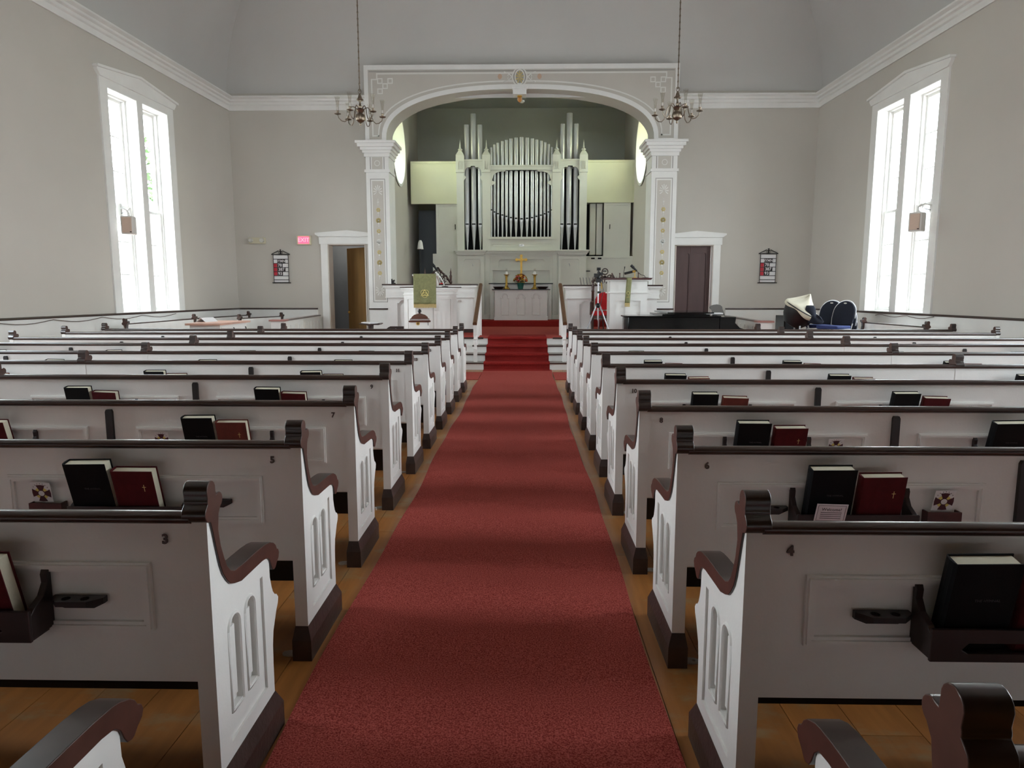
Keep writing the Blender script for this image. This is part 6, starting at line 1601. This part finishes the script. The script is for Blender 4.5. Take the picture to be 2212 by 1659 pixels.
speaker('L', 278, 487, 14, 0.20, 'small beige loudspeaker on a bracket before the left windows')
speaker('R', 1981, 480, -48, 0.30, 'small beige loudspeaker on a bracket before the right windows')
# ------------------------------------------------------------------ chandeliers
def chandelier(px, Y, label, rot, pxs_top=195, pyb=272):
    xb, zb = a2(px, pyb, Y); zt_ = a2(px, pxs_top, Y)[1]
    t = thing('chandelier', label, 'chandelier', (xb, Y, zb), math.radians(rot), None); H = zt_-zb
    MB().tube([(0, 0, H-0.02), (0, 0, 8.6-zb)], 0.009, 6).build('rod', CHAND, t)
    ch = MB()
    for k in range(40):
        z = H+k*0.10
        if z+zb > 8.5: break
        ch.ball((0, 0, z), 0.014, 6, 4, (1, 1, 1.8))
    o = ch.build('chain_links', CHAND, t); o['kind'] = 'stuff'
    MB().lathe([(0.001, 0), (0.014, 0.01), (0.018, 0.03), (0.010, 0.045), (0.03, 0.055), (0.072, 0.085), (0.085, 0.13), (0.07, 0.175), (0.03, 0.20), (0.05, 0.22), (0.07, 0.245), (0.05, 0.27), (0.025, 0.28), (0.03, 0.31), (0.018, 0.33), (0.014, 0.36), (0.026, 0.42), (0.030, 0.46), (0.014, 0.50), (0.05, H-0.16), (0.06, H-0.145), (0.02, H-0.13), (0.025, H-0.10), (0.01, H-0.07), (0.012, H-0.05), (0.002, H-0.045)], seg=20).build('stem', CHAND, t)
    MB().tube([(0.025*math.cos(2*math.pi*k/12), 0, H-0.02+0.035*math.sin(2*math.pi*k/12)) for k in range(12)], 0.006, 5, closed=True).build('hook_ring', CHAND, t)
    R = 0.36
    for k in range(6):
        a = 2*math.pi*k/6; c, s = math.cos(a), math.sin(a)
        def Q(r, z): return (r*c, r*s, z)
        P = [Q(0.05, 0.245), Q(0.09, 0.29), Q(0.13, 0.295), Q(0.165, 0.25), Q(0.18, 0.17), Q(0.205, 0.09), Q(0.25, 0.05), Q(0.30, 0.06), Q(0.345, 0.10), Q(R, 0.15)]
        # smooth the curve a little
        PP = []
        for i in range(len(P)-1):
            PP.append(P[i]); PP.append(tuple((P[i][j]+P[i+1][j])/2 for j in range(3)))
        PP.append(P[-1])
        arm = MB().tube(PP, 0.0075, 6).build('arm', CHAND, t)
        MB().lathe([(0.012, 0.145), (0.052, 0.16), (0.055, 0.168), (0.02, 0.17), (0.018, 0.20), (0.026, 0.215), (0.001, 0.217)], c=Q(R, 0), seg=14).build('drip_pan', CHAND, arm)
        MB().lathe([(0.012, 0.215), (0.012, 0.27), (0.001, 0.272)], c=Q(R, 0), seg=10).build('candle_tube', PAPER, arm)
        sh = MB(); sh.lathe([(0.022, 0.215), (0.020, 0.25), (0.022, 0.30), (0.028, 0.36), (0.042, 0.43), (0.041, 0.43), (0.027, 0.36), (0.020, 0.30), (0.018, 0.25), (0.020, 0.216)], c=Q(R, 0), seg=14)
        sh.f = sh.f[:-2]; sh.build('glass_shade', SHADE, arm)
    return t
chandelier(779, 11.6, 'brass chandelier with glass shades hanging at the left of the arch', 17)
chandelier(1462, 11.6, 'brass chandelier with glass shades hanging at the right of the arch', -22, 190, 267)
# thin cable sagging below the left dado rail
cb_ = MB(); pts = []
for k in range(25):
    y = 9.0+4.4*k/24; pts.append((XL(y)+0.055, y, ZD-0.03-0.05*abs(math.sin(k*0.52))))
tag(cb_.tube(pts, 0.006, 5).build('cable', mat('cable_tan', (96, 80, 72), 0.6)), 'thin cable sagging under the dark rail of the left wall', 'cable')
pts = [(XR(11.3+1.8*k/14)-0.055, 11.3+1.8*k/14, ZD-0.02-0.04*abs(math.sin(k*0.5))) for k in range(15)]
tag(MB().tube(pts, 0.006, 5).build('cable', MATS['cable_tan']), 'thin cable sagging under the right window sill', 'cable')
# ------------------------------------------------------------------ outdoors
struct(MB().box(-60, 60, -50, 80, -1.2, -1.0).build('ground', GRASS, smooth=False))
def house(x0, x1, y0, y1, h, label, sgn):
    t = thing('clapboard_house', label, 'building', ((x0+x1)/2, (y0+y1)/2, -1.0)); a, b = (x1-x0)/2, (y1-y0)/2
    MB().box(-a, a, -b, b, 0, h).build('wall', SIDING, t, smooth=False)
    xs = -sgn*a  # face toward the church
    k = 0; z = 0.3
    src = None
    while z < h:
        if src is None:
            src = MB().prism([(0, 0), (0, 0.16), (0.004*1, 0.16), (0.02, 0)], -b, b, 'xy')
            m = MB(); e = 0.03
            m.add([(xs, -b, 0), (xs-sgn*e, -b, 0), (xs-sgn*0.006, -b, 0.17), (xs, -b, 0.17), (xs, b, 0), (xs-sgn*e, b, 0), (xs-sgn*0.006, b, 0.17), (xs, b, 0.17)], [(0, 1, 2, 3), (7, 6, 5, 4), (0, 4, 5, 1), (1, 5, 6, 2), (2, 6, 7, 3)])
            src = m.build('clapboard', SIDING, t, smooth=False); src.location = (0, 0, z)
        else: inst(src, t, (0, 0, z))
        z += 0.17; k += 1
    MB().prism([(-b-0.3, h), (b+0.3, h), (0, h+2.2)], -a-0.2, a+0.2, 'yz').build('roof', mat('roof_grey', (120, 122, 124), 0.9), t, smooth=False)
    for yy in (-b*0.5, b*0.2):
        f = MB().box(xs-sgn*0.06, xs, yy-0.5, yy+0.5, 2.0, 3.6).build('window_frame', WHITE, t, smooth=False)
        MB().box(xs-sgn*0.08, xs-sgn*0.05, yy-0.4, yy+0.4, 2.1, 3.5).build('pane', mat('dark_glass', (120, 130, 138), 0.2), f, smooth=False)
house(-16.5, -12.5, 13.0, 25.0, 4.6, 'white clapboard house seen through the left windows', -1)
house(13.0, 17.0, 16.0, 28.0, 4.0, 'white clapboard house seen through the right windows', 1)
rt = random.Random(9)
def tree(x, y, h, r, label):
    t = thing('leafy_tree', label, 'tree', (x, y, -1.0))
    MB().tube([(0, 0, 0), (0.1, 0.05, h*0.5), (0, 0, h*0.8)], [0.25, 0.18, 0.06], 8).build('trunk', BARK, t)
    m = MB()
    for k in range(2600):
        a = rt.random()*6.283; u = rt.uniform(-1, 1); rr = r*(0.55+0.45*rt.random()**0.5)*(1+0.25*math.sin(3*a+u*4))
        p = Vector((rr*math.cos(a)*math.sqrt(1-u*u), rr*math.sin(a)*math.sqrt(1-u*u), h*0.68+rr*0.9*u))
        d = Vector((rt.gauss(0, 1), rt.gauss(0, 1), rt.gauss(0, 1))).normalized(); e = d.orthogonal().normalized(); s = 0.17
        m.add([p-d*s, p+e*s*0.6, p+d*s, p-e*s*0.6], [(0, 1, 2, 3)])
    o = m.build('foliage', LEAFM, t, smooth=False); o['kind'] = 'stuff'
tree(-20.5, 24.0, 8.5, 3.2, 'green tree seen through the upper left windows, farther one')
tree(-13.8, 30.5, 9.5, 3.0, 'green tree seen through the upper left windows, nearer the corner')
tree(19.5, 33.0, 6.5, 2.6, 'pale tree seen through the right windows')
